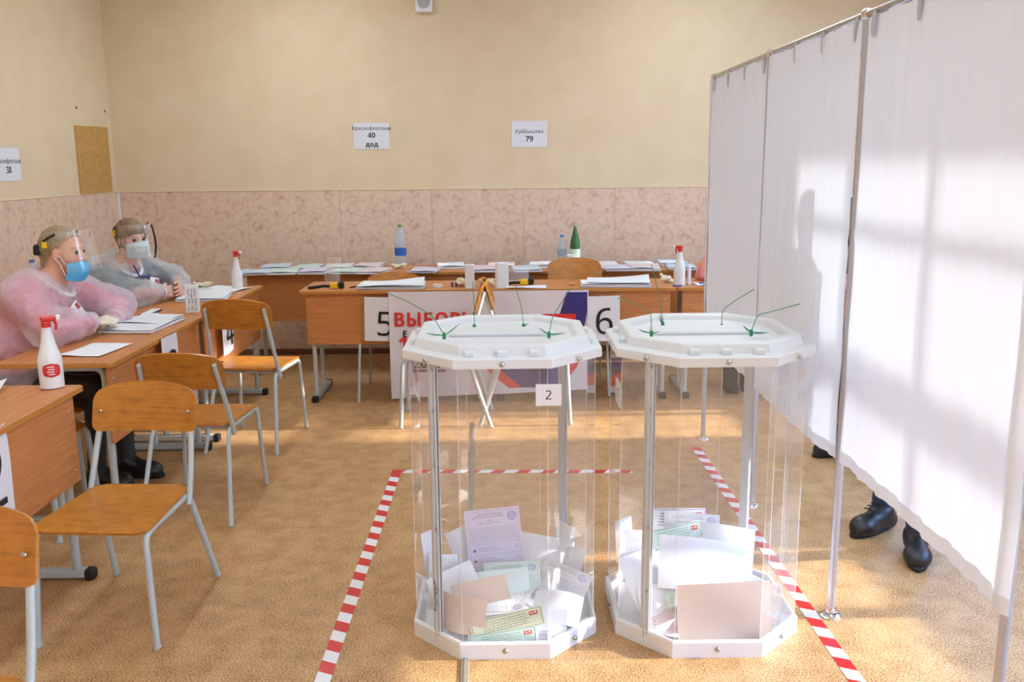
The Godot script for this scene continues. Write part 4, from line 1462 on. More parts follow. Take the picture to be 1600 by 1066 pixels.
func make_box(label: String, at: Vector3, num: String) -> Node3D:
	var b := thing("ballot_box", label, "ballot box", at, 0.0, "clear ballot boxes")
	var base := part(b, "base_tray", rings_mesh([[0.0, 0.0], [0.0, 0.052], [0.004, 0.058], [0.012, 0.058], [0.016, 0.052], [0.016, 0.012]]), mats.white_plastic)
	var lid := part(b, "lid", rings_mesh([[0.02, 0.972], [-0.008, 0.972], [-0.010, 0.976], [-0.010, 1.000], [-0.006, 1.004], [0.026, 1.007], [0.034, 1.034], [0.038, 1.038], [0.064, 1.038], [0.070, 1.032], [0.074, 1.018], [0.12, 1.016]]), mats.lid)
	var st := mb()
	slab(st, round_rect(0.36, 0.11, 0.012, 3), 0.0, 0.014, Transform3D(Basis(Vector3.RIGHT, -PI / 2), Vector3(0, 1.0165, -0.02)), 0.004)
	part(lid, "slot_cover", st.commit(), mats.lid)
	for x in [-0.10, 0.0, 0.10]: part(lid, "rim_rib", boxm(Vector3(0.036, 0.022, 0.02), 0.005, Vector3(x, 1.014, 0.306)), mats.lid)
	for x in [-0.292, 0.292]:
		for z in [-0.09, 0.09]: part(lid, "rim_rib", boxm(Vector3(0.02, 0.022, 0.036), 0.005, Vector3(x, 1.014, z)), mats.lid)
	# clear sheets, one to each side
	var o := octa(0.302, 0.316, 0.163)
	for i in 8:
		var p: Vector2 = o[i]
		var q: Vector2 = o[(i + 1) % 8]
		part(b, "clear_panel", sheetm(func(u: float, v: float) -> Vector3:
			var c := p.lerp(q, u)
			var w := 0.0012 * sin(v * 7.0 + i * 2.0) * sin(u * PI)
			return Vector3(c.x, 0.03 + v * 0.945, c.y) + Vector3(c.x, 0, c.y) * w, 6, 12), mats.clear)
	for i in 8: part(b, "bend_line", tubem([Vector3(o[i].x, 0.055, o[i].y), Vector3(o[i].x, 0.972, o[i].y)], 0.0014, 6), mats.bend_line)
	# aluminium joint strips on two opposite corners
	for s in [-1.0, 1.0]:
		var c: Vector2
		if s > 0: c = Vector2(0.302 - 0.0815, -0.316 + 0.0815)
		else: c = Vector2(-0.302 + 0.0815, 0.316 - 0.0815)
		var n := Vector3(signf(c.x), 0, signf(c.y)).normalized()
		var along := Vector3(n.z, 0, -n.x)
		st = mb()
		var bs := Basis(along, Vector3.UP, n)
		box(st, Vector3(c.x, 0.50, c.y) + n * 0.006, Vector3(0.034, 0.95, 0.006), 0.0015, bs)
		box(st, Vector3(c.x, 0.50, c.y) + n * 0.011, Vector3(0.008, 0.94, 0.006), 0.0015, bs)
		box(st, Vector3(c.x, 0.50, c.y) - n * 0.005, Vector3(0.034, 0.94, 0.004), 0.001, bs)
		var sp := part(b, "corner_strip", st.commit(), mats.strip)
		for y in [0.05, 0.2, 0.42, 0.64, 0.82, 0.955]:
			part(sp, "bolt", bolt_mesh(), mats.steel, Transform3D(Basis(along, n, along.cross(n)), Vector3(c.x, y, c.y) + n * 0.009 + along * 0.012).scaled_local(Vector3.ONE * 0.6))
	for e in [[Vector3(0.0, 0.987, 0.337), Vector3(0, 0, 1)], [Vector3(0.24, 0.985, 0.256), Vector3(1, 0, 1)], [Vector3(-0.24, 0.985, 0.256), Vector3(-1, 0, 1)], [Vector3(-0.322, 0.985, 0.0), Vector3(-1, 0, 0)], [Vector3(0.322, 0.985, 0), Vector3(1, 0, 0)]]:
		var n: Vector3 = e[1].normalized()
		var x := Vector3.UP.cross(n)
		part(lid, "bolt", bolt_mesh(), mats.steel, Transform3D(Basis(x, n, x.cross(n)), e[0]))
	for e in [[Vector3(0.0, 0.03, 0.326), Vector3(0, 0, 1)], [Vector3(0.232, 0.03, 0.246), Vector3(1, 0, 1)], [Vector3(-0.312, 0.03, 0.0), Vector3(-1, 0, 0)]]:
		var n: Vector3 = e[1].normalized()
		var x := Vector3.UP.cross(n)
		part(base, "bolt", bolt_mesh(), mats.steel, Transform3D(Basis(x, n, x.cross(n)), e[0]))
	return b

func number_card(b: Node3D, num: String, xf: Transform3D, w: float, h: float):
	var c := part(b, "number_card", boxm(Vector3(w, h, 0.0012), 0.0003), mats.paper, xf, "white card with the number " + num)
	part(c, "numeral", lettering(num, h * 0.42), mats.ink, T(Vector3(0, 0.0, 0.0008)))

func put_paper(m: String, label: String, at: Vector3, size: Vector2, euler: Vector3, bow := 0.0, curl := 0.0, dog := 0.0, group := "ballots in the clear boxes"):
	solo("ballot_paper", paper_mesh(size.x, size.y, bow, curl, dog, int(absf(at.x * 977.0 + at.z * 131.0))), mats[m], label, "paper", T(at, euler), group)

func make_ballot_boxes():
	mat("strip", S(206, 210, 213), 0.4, 0.1)
	var A := Vector3(-0.008, 0, -3.052)
	var B := Vector3(0.682, 0, -3.045)
	var bl := make_box("clear ballot box with white lid and card numbered 2, left of two", A, "2")
	var br := make_box("clear ballot box with white lid and card numbered 1, right of two", B, "1")
	number_card(bl, "2", T(Vector3(0.142, 0.885, 0.3185)), 0.080, 0.069)
	number_card(br, "1", T(Vector3(-0.3045, 0.83, 0.075), Vector3(0, -90, 0)), 0.12, 0.082)
	# ink mark scrawled up the front strip of the left box
	var st := mb()
	var rng := RandomNumberGenerator.new()
	rng.seed = 77
	var path := []
	for k in 40: path.append(Vector3(rng.randf_range(-0.008, 0.008), 0.13 + k * 0.0028, 0.0))
	tube(st, path, 0.0011, 5)
	part(bl, "scrawl", st.commit(), mats.ink, Transform3D(Basis(Vector3.UP, -PI / 4), Vector3(-0.2305, 0, 0.2445)))
	# ballots, left box
	var L := "in the left ballot box"
	put_paper("ballot_lilac", "lilac printed ballot standing upright " + L, Vector3(-0.042, 0.222, -3.10), Vector2(0.20, 0.29), Vector3(-9, 3, 4.5), 0.0, 0.0)
	put_paper("blank_white", "large white ballot bowed behind the lilac one " + L, Vector3(0.125, 0.135, -3.16), Vector2(0.22, 0.20), Vector3(-28, -8, -8), 0.035, -0.02)
	put_paper("blank_mint", "pale mint ballot leaning below the lilac one " + L, Vector3(-0.038, 0.098, -2.985), Vector2(0.24, 0.17), Vector3(-22, 2, 4), 0.006, 0.0)
	put_paper("ballot_green", "greenish printed ballot peeping out beside the mint one " + L, Vector3(0.02, 0.10, -3.01), Vector2(0.20, 0.20), Vector3(-20, 0, 2), 0.0)
	put_paper("blank_beige", "beige folded ballot curved against the front left " + L, Vector3(-0.150, 0.118, -2.815), Vector2(0.17, 0.125), Vector3(-3, -22, -2), 0.02, -0.01)
	put_paper("blank_beige", "beige slanting flap above the curved one " + L, Vector3(-0.09, 0.165, -2.87), Vector2(0.19, 0.085), Vector3(-30, -4, 14), 0.012, 0.0)
	put_paper("strip_sand", "sand coloured strip with red mark " + L, Vector3(0.0, 0.093, -2.79), Vector2(0.245, 0.06), Vector3(-26, 0, 13), 0.0)
	put_paper("strip_green", "green strip with red mark lying at the front " + L, Vector3(-0.015, 0.048, -2.765), Vector2(0.225, 0.058), Vector3(-20, 0, 7.5), 0.004)
	put_paper("strip_small", "small white printed slip at the front " + L, Vector3(0.119, 0.052, -2.76), Vector2(0.05, 0.055), Vector3(-16, 0, 2), 0.0)
	put_paper("text_page", "text-printed ballot along the left wall " + L, Vector3(-0.225, 0.145, -2.99), Vector2(0.10, 0.19), Vector3(-12, 12, -6), 0.004, -0.02)
	put_paper("blank_white", "tall white ballot leaning at the far left " + L, Vector3(-0.265, 0.20, -3.06), Vector2(0.075, 0.22), Vector3(-4, 40, 4), 0.004)
	put_paper("blank_white", "white ballot with a slanting top left of the lilac one " + L, Vector3(-0.145, 0.22, -3.13), Vector2(0.12, 0.15), Vector3(-10, 8, 20), 0.01)
	put_paper("blank_white", "white ballot tilted against the mint one " + L, Vector3(-0.17, 0.13, -2.94), Vector2(0.17, 0.17), Vector3(-34, 6, 22), 0.012)
	put_paper("ballot_white", "white printed ballot at the right " + L, Vector3(0.175, 0.095, -3.0), Vector2(0.20, 0.19), Vector3(-48, -18, -14), 0.012, 0.02)
	put_paper("blank_white", "white sheet folded on the right " + L, Vector3(0.17, 0.075, -2.91), Vector2(0.17, 0.12), Vector3(-62, -12, -4), 0.02, 0.01)
	put_paper("blank_white", "white rolled sheet lying lengthwise " + L, Vector3(0.05, 0.055, -2.85), Vector2(0.30, 0.075), Vector3(-50, 0, 0), 0.0, 0.03)
	put_paper("blank_white", "white sheet standing at the back right " + L, Vector3(0.205, 0.19, -3.20), Vector2(0.10, 0.18), Vector3(-10, -46, -10), 0.02)
	put_paper("blank_white", "white torn-looking sheet near the back right " + L, Vector3(0.235, 0.145, -3.09), Vector2(0.11, 0.15), Vector3(-30, -60, 16), 0.02)
	rng.seed = 5
	for k in 16:
		put_paper(["blank_white", "ballot_white", "blank_white", "text_page"][k % 4], "white ballot buried in the heap on the left box floor", A + Vector3(rng.randf_range(-0.13, 0.15), 0.02 + k * 0.0045, rng.randf_range(-0.12, 0.13)), Vector2(0.20, 0.25 if k % 2 else 0.14), Vector3(-90 + rng.randf_range(-9, 9), rng.randf_range(0, 360), rng.randf_range(-5, 5)), 0.012, 0.012, 0.0, "ballots heaped on the left box floor")
	# ballots, right box
	var R := "in the right ballot box"
	put_paper("blank_beige", "large beige folded ballot pressed against the front " + R, Vector3(0.714, 0.128, -2.775), Vector2(0.31, 0.20), Vector3(-5, 0, 2.5), 0.0, -0.008)
	put_paper("blank_white", "big white sheet folded over the heap " + R, Vector3(0.675, 0.215, -2.95), Vector2(0.30, 0.19), Vector3(-36, 4, -10), 0.02, -0.02)
	put_paper("blank_white", "white sheet arching behind the folded one " + R, Vector3(0.76, 0.215, -3.06), Vector2(0.24, 0.19), Vector3(-32, -8, -6), 0.025, 0.0)
	put_paper("strip_green", "pale green strip leaning on top " + R, Vector3(0.605, 0.268, -3.08), Vector2(0.20, 0.075), Vector3(-12, 2, 11), 0.0)
	put_paper("strip_white", "white bordered strip with red mark at the back " + R, Vector3(0.628, 0.298, -3.16), Vector2(0.205, 0.085), Vector3(-10, 0, 0), 0.0)
	put_paper("ballot_white", "white printed ballot standing behind the green strip " + R, Vector3(0.67, 0.225, -3.13), Vector2(0.20, 0.21), Vector3(-12, -4, -4), 0.0)
	put_paper("text_page", "text-printed ballot standing at the left " + R, Vector3(0.475, 0.21, -3.05), Vector2(0.13, 0.18), Vector3(-14, 20, -8), 0.006)
	put_paper("blank_white", "white ballot spilling at the left " + R, Vector3(0.495, 0.15, -2.98), Vector2(0.17, 0.20), Vector3(-48, 20, 6), 0.025)
	put_paper("blank_white", "white sheet sagging to the front left " + R, Vector3(0.535, 0.095, -2.895), Vector2(0.17, 0.13), Vector3(-50, 16, -6), 0.02, 0.012)
	put_paper("blank_white", "narrow white ballot standing at the far left " + R, Vector3(0.43, 0.225, -3.12), Vector2(0.08, 0.19), Vector3(-6, 34, 2), 0.004)
	put_paper("ballot_white", "folded ballot with printed squares on the right " + R, Vector3(0.885, 0.11, -2.84), Vector2(0.07, 0.17), Vector3(-8, -36, 2), 0.0)
	put_paper("ballot_pink", "pinkish ballot under the white sheets at the left " + R, Vector3(0.545, 0.062, -2.83), Vector2(0.14, 0.10), Vector3(-55, 10, -14), 0.01)
	put_paper("strip_green", "green slip under the white sheet " + R, Vector3(0.575, 0.135, -2.86), Vector2(0.08, 0.05), Vector3(-40, 0, 12), 0.015)
	for k in 22:
		put_paper(["blank_white", "ballot_white", "blank_white", "text_page"][k % 4], "white ballot buried in the heap on the right box floor", B + Vector3(rng.randf_range(-0.13, 0.13), 0.02 + k * 0.0055, rng.randf_range(-0.13, 0.12)), Vector2(0.21, 0.26 if k % 2 else 0.15), Vector3(-90 + rng.randf_range(-9, 9), rng.randf_range(0, 360), rng.randf_range(-5, 5)), 0.012, 0.012, 0.0, "ballots heaped on the right box floor")
	# green cable-tie seals on the lids
	var seals := [
		["green seal at the front left of the left lid, wire bent far left", [Vector3(-0.198, 1.036, -2.95), Vector3(-0.236, 1.102, -2.95), Vector3(-0.308, 1.145, -2.95), Vector3(-0.376, 1.175, -2.95)], [Vector3(-0.06, 0.0, 0.02), Vector3(0.055, 0.03, 0.0)]],
		["green seal wire standing upright at the back left of left lid", [Vector3(-0.107, 1.02, -3.2), Vector3(-0.106, 1.089, -3.2), Vector3(-0.111, 1.18, -3.2)], []],
		["green seal wire at the back right of the left lid", [Vector3(0.068, 1.02, -3.2), Vector3(0.061, 1.087, -3.2), Vector3(0.039, 1.165, -3.2)], [Vector3(0.02, 0.0, 0.0)]],
		["green seal at the front right of the left lid, wire leaning right", [Vector3(0.146, 1.036, -2.95), Vector3(0.157, 1.093, -2.95), Vector3(0.193, 1.15, -2.95), Vector3(0.22, 1.19, -2.95)], [Vector3(0.055, -0.006, 0.01), Vector3(-0.035, 0.012, 0.0)]],
		["green seal at the front left of the right lid, wire bent left", [Vector3(0.483, 1.036, -2.95), Vector3(0.48, 1.105, -2.95), Vector3(0.444, 1.127, -2.95), Vector3(0.37, 1.153, -2.95)], [Vector3(-0.045, 0.002, 0.0), Vector3(0.03, -0.004, 0.0)]],
		["green seal with a bunched tail at the back left of right lid", [Vector3(0.555, 1.03, -3.15), Vector3(0.54, 1.135, -3.15), Vector3(0.511, 1.24, -3.15)], [Vector3(-0.012, 0.03, 0.0), Vector3(0.014, 0.012, 0.0), Vector3(0.004, 0.034, 0.0), Vector3(-0.018, 0.018, 0.0)]],
		["green seal wire rising right from the back of right lid", [Vector3(0.762, 1.02, -3.15), Vector3(0.761, 1.076, -3.15), Vector3(0.798, 1.105, -3.15), Vector3(0.87, 1.15, -3.15)], []],
		["green seal at the front right of the right lid, longest wire", [Vector3(0.812, 1.036, -2.95), Vector3(0.829, 1.093, -2.95), Vector3(0.885, 1.105, -2.95), Vector3(0.968, 1.128, -2.95)], [Vector3(0.06, -0.012, 0.01), Vector3(-0.03, 0.012, 0.0)]]]
	for s in seals:
		var p: Vector3 = s[1][0]
		var t := thing("lid_seal", s[0], "seal", p, 0.0, "green seals on the ballot box lids")
		var pts := []
		for q in s[1]: pts.append(q - p)
		part(t, "wire", tubem(rounded(pts, 0.02), 0.0014, 6), mats.green_seal)
		var kn := mb()
		lathe(kn, [Vector2(0, -0.016), Vector2(0.005, -0.014), Vector2(0.0065, 0.0), Vector2(0.004, 0.008), Vector2(0, 0.009)], 10)
		part(t, "knot", kn.commit(), mats.green_seal)
		for d in s[2]:
			var sh := mb()
			sheet(sh, func(u: float, v: float) -> Vector3:
				var e: Vector3 = d
				var w := 0.006 * sin(PI * clampf(u * 0.85 + 0.15, 0, 1))
				return e * u + Vector3(0, (v - 0.5) * w * 1.2 + 0.012 * u * u, (v - 0.5) * w * 2.0), 8, 2)
			part(t, "tail", sh.commit(), mats.green_seal)

# ------------------------------------------------------------------ signs and fixtures on the walls
func scribble(st: SurfaceTool, x0: float, x1: float, y: float, h: float, seed: int, r := 0.0006):
	var rng := RandomNumberGenerator.new()
	rng.seed = seed
	var pts := []
	var x := x0
	while x < x1:
		if pts.size() > 2 and rng.randf() < 0.12:
			tube(st, pts, r, 4)
			pts = []
			x += h * 0.6
		pts.append(Vector3(x, y + rng.randf_range(-0.5, 0.5) * h, 0))
		x += h * rng.randf_range(0.18, 0.4)
	if pts.size() > 1: tube(st, pts, r, 4)

func wall_sign(label: String, at: Vector3, turn: float, lines: Array, w := 0.297, h := 0.21, roll := 0.0):
	var s := thing("paper_sign", label, "sign", at, turn, "paper signs on the walls")
	part(s, "sheet", boxm(Vector3(w, h, 0.0012), 0.0003), mats.paper_sheet, T(Vector3(0, 0, 0.002), Vector3(0, 0, roll)))
	for l in lines:
		part(s, "lettering", lettering(l[0], l[1], l.size() > 4 and l[4]), mats.ink, T(Vector3(l[2], l[3], 0.0030), Vector3(0, 0, roll)))

func make_wall_things():
	var m := mat("paper_sheet", S(232, 232, 238), 0.9)
	m.cull_mode = BaseMaterial3D.CULL_DISABLED
	wall_sign("paper sign with three lines of text, left one on back wall", Vector3(-1.070, 1.815, BACK + 0.001), 0.0, [["Краснофлотская", 0.030, 0.0, 0.062], ["40", 0.042, 0.0, 0.006, true], ["дод", 0.040, 0.0, -0.066, true]], 0.292, 0.21, -0.4)
	wall_sign("paper sign with two lines of text, right one on back wall", Vector3(0.220, 1.82, BACK + 0.001), 0.0, [["Куйбышева", 0.030, 0.0, 0.022], ["79", 0.044, 0.0, -0.038, true]], 0.297, 0.21, 0.0)
	wall_sign("paper sign cut off by the picture edge on the left wall", Vector3(LEFT + 0.001, 1.607, -6.02), PI / 2, [["Краснофлотская", 0.030, 0.0, 0.022], ["38", 0.042, 0.0, -0.035, true]])
	# chipboard sheet screwed over a hole, and two old plug holes above it
	var st := mb()
	slab(st, PackedVector2Array([Vector2(-0.285, -0.258), Vector2(0.278, -0.25), Vector2(0.284, 0.258), Vector2(-0.28, 0.252)]), 0.0, 0.012, Transform3D.IDENTITY, 0.001)
	var c := mat("chipboard", Color.WHITE, 0.7, 0.0, tex.chip, 3.2)
	solo("chipboard_sheet", st.commit(), c, "bare chipboard sheet fixed to the left wall by the corner", "board", T(Vector3(LEFT + 0.0005, 1.64, -7.28), Vector3(0, 90, 0)))
	var i := 0
	for p in [Vector3(LEFT, 2.024, -7.07), Vector3(LEFT, 2.024, -7.573)]:
		solo("wall_plug", lathem([Vector2(0, 0), Vector2(0.011, 0), Vector2(0.011, 0.002), Vector2(0.004, 0.003), Vector2(0, 0.001)], 10), mats.black, ["small dark wall plug above the chipboard, farther from the corner", "small dark wall plug above the chipboard, nearer the corner"][i], "wall plug", T(p, Vector3(0, 0, -90)), "wall plugs")
		i += 1
	var sp := thing("wall_speaker", "white loudspeaker box high on the back wall", "speaker", Vector3(-0.612, 2.77, BACK))
	part(sp, "housing", boxm(Vector3(0.135, 0.19, 0.06), 0.008, Vector3(0, 0.095, 0.03)), mats.white_plastic)
	st = mb()
	for k in 5:
		var r := 0.010 + k * 0.009
		var ring := []
		for q in 25: ring.append(Vector3(cos(TAU * q / 24) * r, 0.075 + sin(TAU * q / 24) * r, 0.061))
		tube(st, ring, 0.0022, 5)
	part(sp, "grille", st.commit(), mat("grille", S(96, 116, 110), 0.6))

# ------------------------------------------------------------------ numbers and banner on the desk fronts
func desk_number(label: String, at: Vector3, turn: float, num: String, w: float, h: float, size: float, off := Vector2.ZERO, roll := 0.0, curl := 0.0):
	var s := thing("number_sheet", label, "sign", at, turn, "number sheets on the desks")
	part(s, "sheet", paper_mesh(w, h, 0.004, curl, 0.0, 3), mats.paper_sheet, T(Vector3.ZERO, Vector3(0, 0, roll)))
	part(s, "numeral", lettering(num, size), mats.ink, T(Vector3(off.x, off.y, 0.0095), Vector3(0, 0, roll)))

func make_banner():
	desk_number("white sheet numbered 2 on the nearest left desk", Vector3(-1.638, 0.615, -2.785), PI / 2, "2", 0.235, 0.30, 0.205, Vector2(0.0, -0.005), 2.0)
	desk_number("white sheet numbered 3 on the pink gowned woman's desk", Vector3(-1.668, 0.615, -4.475), PI / 2, "3", 0.21, 0.297, 0.18, Vector2(0.02, -0.02), -1.0)
	desk_number("white sheet numbered 4 on the farthest left desk", Vector3(-1.668, 0.625, -5.435), PI / 2, "4", 0.21, 0.297, 0.18, Vector2(0.02, -0.02), 1.0)
	desk_number("white sheet numbered 5 beside the elections banner", Vector3(-0.828, 0.573, -6.022), 0.0, "5", 0.21, 0.297, 0.165, Vector2(0.028, -0.03), -1.5)
	desk_number("white sheet numbered 6 right of the elections banner", Vector3(0.662, 0.567, -6.000), 0.0, "6", 0.215, 0.305, 0.175, Vector2(0.0, -0.02), 1.5, 0.01)
	var b := thing("elections_banner", "white elections banner with red lettering and purple tick on desk fronts", "banner", Vector3(-0.104, 0.03, -6.008))
	var m := mat("banner_white", S(230, 224, 230), 0.8)
	m.cull_mode = BaseMaterial3D.CULL_DISABLED
	var wave := func(x: float, y: float) -> float: return 0.006 * sin(x * 7.0) * (1.0 - y / 0.75) + 0.003 * sin(x * 19.0 + y * 5.0)
	part(b, "cloth", sheetm(func(u: float, v: float) -> Vector3:
		var x := (u - 0.5) * 1.328
		var y := v * 0.728 + 0.03 * u * (1.0 - v) * 1.6
		return Vector3(x, y, wave.call(x, y)), 40, 20), m)
	var red := mat("banner_red", S(224, 52, 50), 0.8)
	var pur := mat("banner_purple", S(58, 52, 124), 0.8)
	var flat := func(called: String, poly: Array, mt: Material, lift: float):
		var st := mb()
		# points are metres in the room: across, and up from the floor
		for gx in range(-14, 14):
			for gy in 16:
				var x0 := gx * 0.05
				var y0 := gy * 0.05
				for pc in Geometry2D.intersect_polygons(PackedVector2Array(poly), PackedVector2Array([Vector2(x0, y0), Vector2(x0 + 0.05, y0), Vector2(x0 + 0.05, y0 + 0.05), Vector2(x0, y0 + 0.05)])):
					var ix := Geometry2D.triangulate_polygon(pc)
					for t in range(0, ix.size(), 3):
						var q := []
						for e in 3:
							var x := pc[ix[t + e]].x + 0.104
							var y := pc[ix[t + e]].y - 0.03
							q.append(Vector3(x, y, wave.call(x, y) + lift))
						if (q[1] - q[0]).cross(q[2] - q[0]).z < 0: q.reverse()
						tri(st, q[0], q[1], q[2])
		part(b, called, st.commit(), mt)
	flat.call("purple_tick", [Vector2(0.068, 0.098), Vector2(0.393, 0.098), Vector2(0.50, 0.30), Vector2(0.552, 0.62), Vector2(0.552, 0.745), Vector2(0.413, 0.745), Vector2(0.37, 0.60), Vector2(0.25, 0.50), Vector2(0.02, 0.42), Vector2(-0.10, 0.262)], pur, 0.002)
	flat.call("red_stripe", [Vector2(-0.25, 0.33), Vector2(-0.16, 0.33), Vector2(0.115, 0.098), Vector2(0.025, 0.098)], red, 0.0035)
	flat.call("red_stripe", [Vector2(0.395, 0.118), Vector2(0.485, 0.235), Vector2(0.53, 0.36), Vector2(0.48, 0.36), Vector2(0.395, 0.205)], red, 0.0035)
	flat.call("red_bar", [Vector2(0.25, 0.546), Vector2(0.477, 0.548), Vector2(0.477, 0.60), Vector2(0.25, 0.60)], red, 0.004)
	for l in [["ВЫБОРЫ", 0.094, -0.46, 0.571, true, red], ["Е", 0.045, -0.665, 0.475, true, mats.ink], ["19", 0.11, -0.63, 0.40, true, red], ["2021", 0.062, -0.52, 0.270, true, mats.ink]]:
		part(b, "lettering", lettering(l[0], l[1], l[4], 0.0008), l[5], T(Vector3(l[2] + 0.104, l[3] - 0.03, 0.010)))
	flat.call("purple_rule", [Vector2(-0.625, 0.212), Vector2(-0.40, 0.212), Vector2(-0.40, 0.228), Vector2(-0.625, 0.228)], mat("banner_plum", S(140, 70, 110), 0.8), 0.004)

# ------------------------------------------------------------------ small things
func spray_bottle(label: String, at: Vector3, turn: float, with_label := true, s := 1.0):
	var b := thing("spray_bottle", label, "spray bottle", at, turn, "white spray bottles")
	var st := mb()
	lathe(st, [Vector2(0, 0), Vector2(0.036, 0), Vector2(0.041, 0.004), Vector2(0.042, 0.10), Vector2(0.040, 0.115), Vector2(0.034, 0.135), Vector2(0.026, 0.165), Vector2(0.019, 0.20), Vector2(0.016, 0.222), Vector2(0.016, 0.232), Vector2(0, 0.232)], 28, Vector3.ZERO, 1.0, 0.72)
	part(b, "bottle", st.commit(), mats.white_plastic)
	st = mb()
	lathe(st, [Vector2(0, 0.228), Vector2(0.0165, 0.228), Vector2(0.0165, 0.246), Vector2(0.012, 0.250), Vector2(0, 0.250)], 16)
	box(st, Vector3(0.008, 0.258, 0), Vector3(0.052, 0.020, 0.022), 0.005)
	part(b, "spray_head", st.commit(), mats.red_plastic)
	part(b, "trigger", tubem(rounded([Vector3(0.026, 0.252, 0), Vector3(0.034, 0.236, 0), Vector3(0.030, 0.214, 0)], 0.01), 0.005, 8), mats.red_plastic)
	part(b, "nozzle", boxm(Vector3(0.016, 0.018, 0.018), 0.003, Vector3(0.040, 0.260, 0)), mats.white_plastic)
	if with_label:
		st = mb()
		sheet(st, func(u: float, v: float) -> Vector3:
			var e := sqrt(maxf(0.0, 1.0 - pow(2.0 * v - 1.0, 4)))
			var a := (u - 0.5) * 1.5 * e
			return Vector3(0.0425 * sin(a), 0.045 + v * 0.052, 0.0425 * 0.72 * cos(a) + 0.0006), 12, 10)
		var lb := part(b, "label", st.commit(), mats.red_plastic)
		st = mb()
		for k in 4: box(st, Vector3(-0.004 + 0.003 * (k % 2), 0.084 - k * 0.009, 0.0318), Vector3(0.024 - 0.004 * (k % 2), 0.0035, 0.0010))
		part(lb, "label_print", st.commit(), mats.white_plastic)
	b.scale = Vector3.ONE * s

func paper_stack(label: String, at: Vector3, turn: float, w: float, d: float, h: float, m: String, group := "", sheets := 4, seed := 1, category := "papers"):
	var t := thing("paper_stack", label, category, at, turn, group)
	var rng := RandomNumberGenerator.new()
	rng.seed = seed
	for k in sheets:
		var y0 := h * k / sheets
		part(t, "sheet_bundle", boxm(Vector3(w, h / sheets - 0.0004, d), 0.0008), mats.paper, T(Vector3(rng.randf_range(-0.006, 0.006), y0 + h / sheets / 2, rng.randf_range(-0.006, 0.006)), Vector3(0, rng.randf_range(-2.5, 2.5), 0)))
	part(t, "top_sheet", paper_mesh(w, d, 0.002, 0.0, 0.004, seed), mats[m], T(Vector3(0, h + 0.0062, 0), Vector3(-90, rng.randf_range(-3, 3), 0)))

func flat_sheet(label: String, at: Vector3, turn_deg: float, w: float, d: float, m: String, curl := 0.0, dog := 0.0, group := "sheets on the desks"):
	solo("paper_sheet", paper_mesh(w, d, 0.001, curl, dog, int(absf(at.z * 31.0))), mats[m], label, "paper", T(at + Vector3(0, 0.0045, 0), Vector3(-90, turn_deg, 0)), group)

func crumple(called: String, label: String, category: String, at: Vector3, size: Vector3, m: Material, seed: int, group := ""):
	var n := FastNoiseLite.new()
	n.seed = seed
	n.frequency = 16.0
	var out := soft()
	var p := []
	var rng := RandomNumberGenerator.new()
	rng.seed = seed
	for k in 9:
		var a := rng.randf() * TAU
		var r0 := rng.randf_range(0.0, 0.28)
		var o := Vector3(cos(a) * size.x * r0, size.y * rng.randf_range(0.2, 0.6), sin(a) * size.z * r0)
		var b := a + rng.randf_range(-1.0, 1.0)
		p.append(cap(o, o + Vector3(cos(b) * size.x * 0.30, rng.randf_range(-0.3, 0.4) * size.y, sin(b) * size.z * 0.30), size.y * 0.26, size.y * 0.13, Color.WHITE, 0.006))
	soft_mesh(out, p, 0.004, Transform3D.IDENTITY, n, 0.008, func(q: Vector3) -> bool: return q.y > 0.002)
	solo(called, soft_commit(out), m, label, category, T(at), group)

func pen(label: String, at: Vector3, turn_deg: float, m: Material, l := 0.14):
	var t := thing("pen", label, "pen", at, deg_to_rad(turn_deg), "pens on the desks")
	part(t, "barrel", tubem([Vector3(-l / 2, 0.005, 0), Vector3(l / 2 - 0.012, 0.005, 0)], 0.0045, 8), m)
	part(t, "tip", tubem([Vector3(l / 2 - 0.012, 0.005, 0), Vector3(l / 2, 0.005, 0)], 0.002, 6), mats.steel)

func loose_shield(label: String, at: Vector3, turn_deg: float, flat := false):
	var t := thing("face_shield", label, "face shield", at, deg_to_rad(turn_deg), "face shields on the desks")
	if flat:
		part(t, "visor", sheetm(func(u: float, v: float) -> Vector3:
			var a := (u - 0.5) * 2.2
			return Vector3(0.09 * sin(a), 0.012 + 0.10 * v, -0.05 + 0.08 * cos(a) - 0.05 * v), 16, 6), mats.visor)
	else:
		part(t, "visor", sheetm(func(u: float, v: float) -> Vector3:
			var a := (u - 0.5) * 2.6
			return Vector3(0.055 * sin(a) + 0.03 * v, 0.008 + 0.205 * v, 0.07 * cos(a) - 0.04), 18, 8), mats.visor)
	var st := mb()
	box(st, Vector3(0.03, 0.022, 0.045), Vector3(0.055, 0.040, 0.03), 0.006)
	part(t, "clip", st.commit(), mats.yellow)
	st = mb()
	box(st, Vector3(0.078, 0.026, 0.045), Vector3(0.04, 0.046, 0.034), 0.008)
	part(t, "buckle", st.commit(), mats.black)
	st = mb()
	sweep(st, rounded([Vector3(0.01, 0.018, 0.046), Vector3(-0.04, 0.022, 0.05), Vector3(-0.09, 0.012, 0.04), Vector3(-0.15, 0.006, 0.03)], 0.04), round_rect(0.004, 0.020, 0.0015, 2))
	part(t, "headband", st.commit(), mats.black)

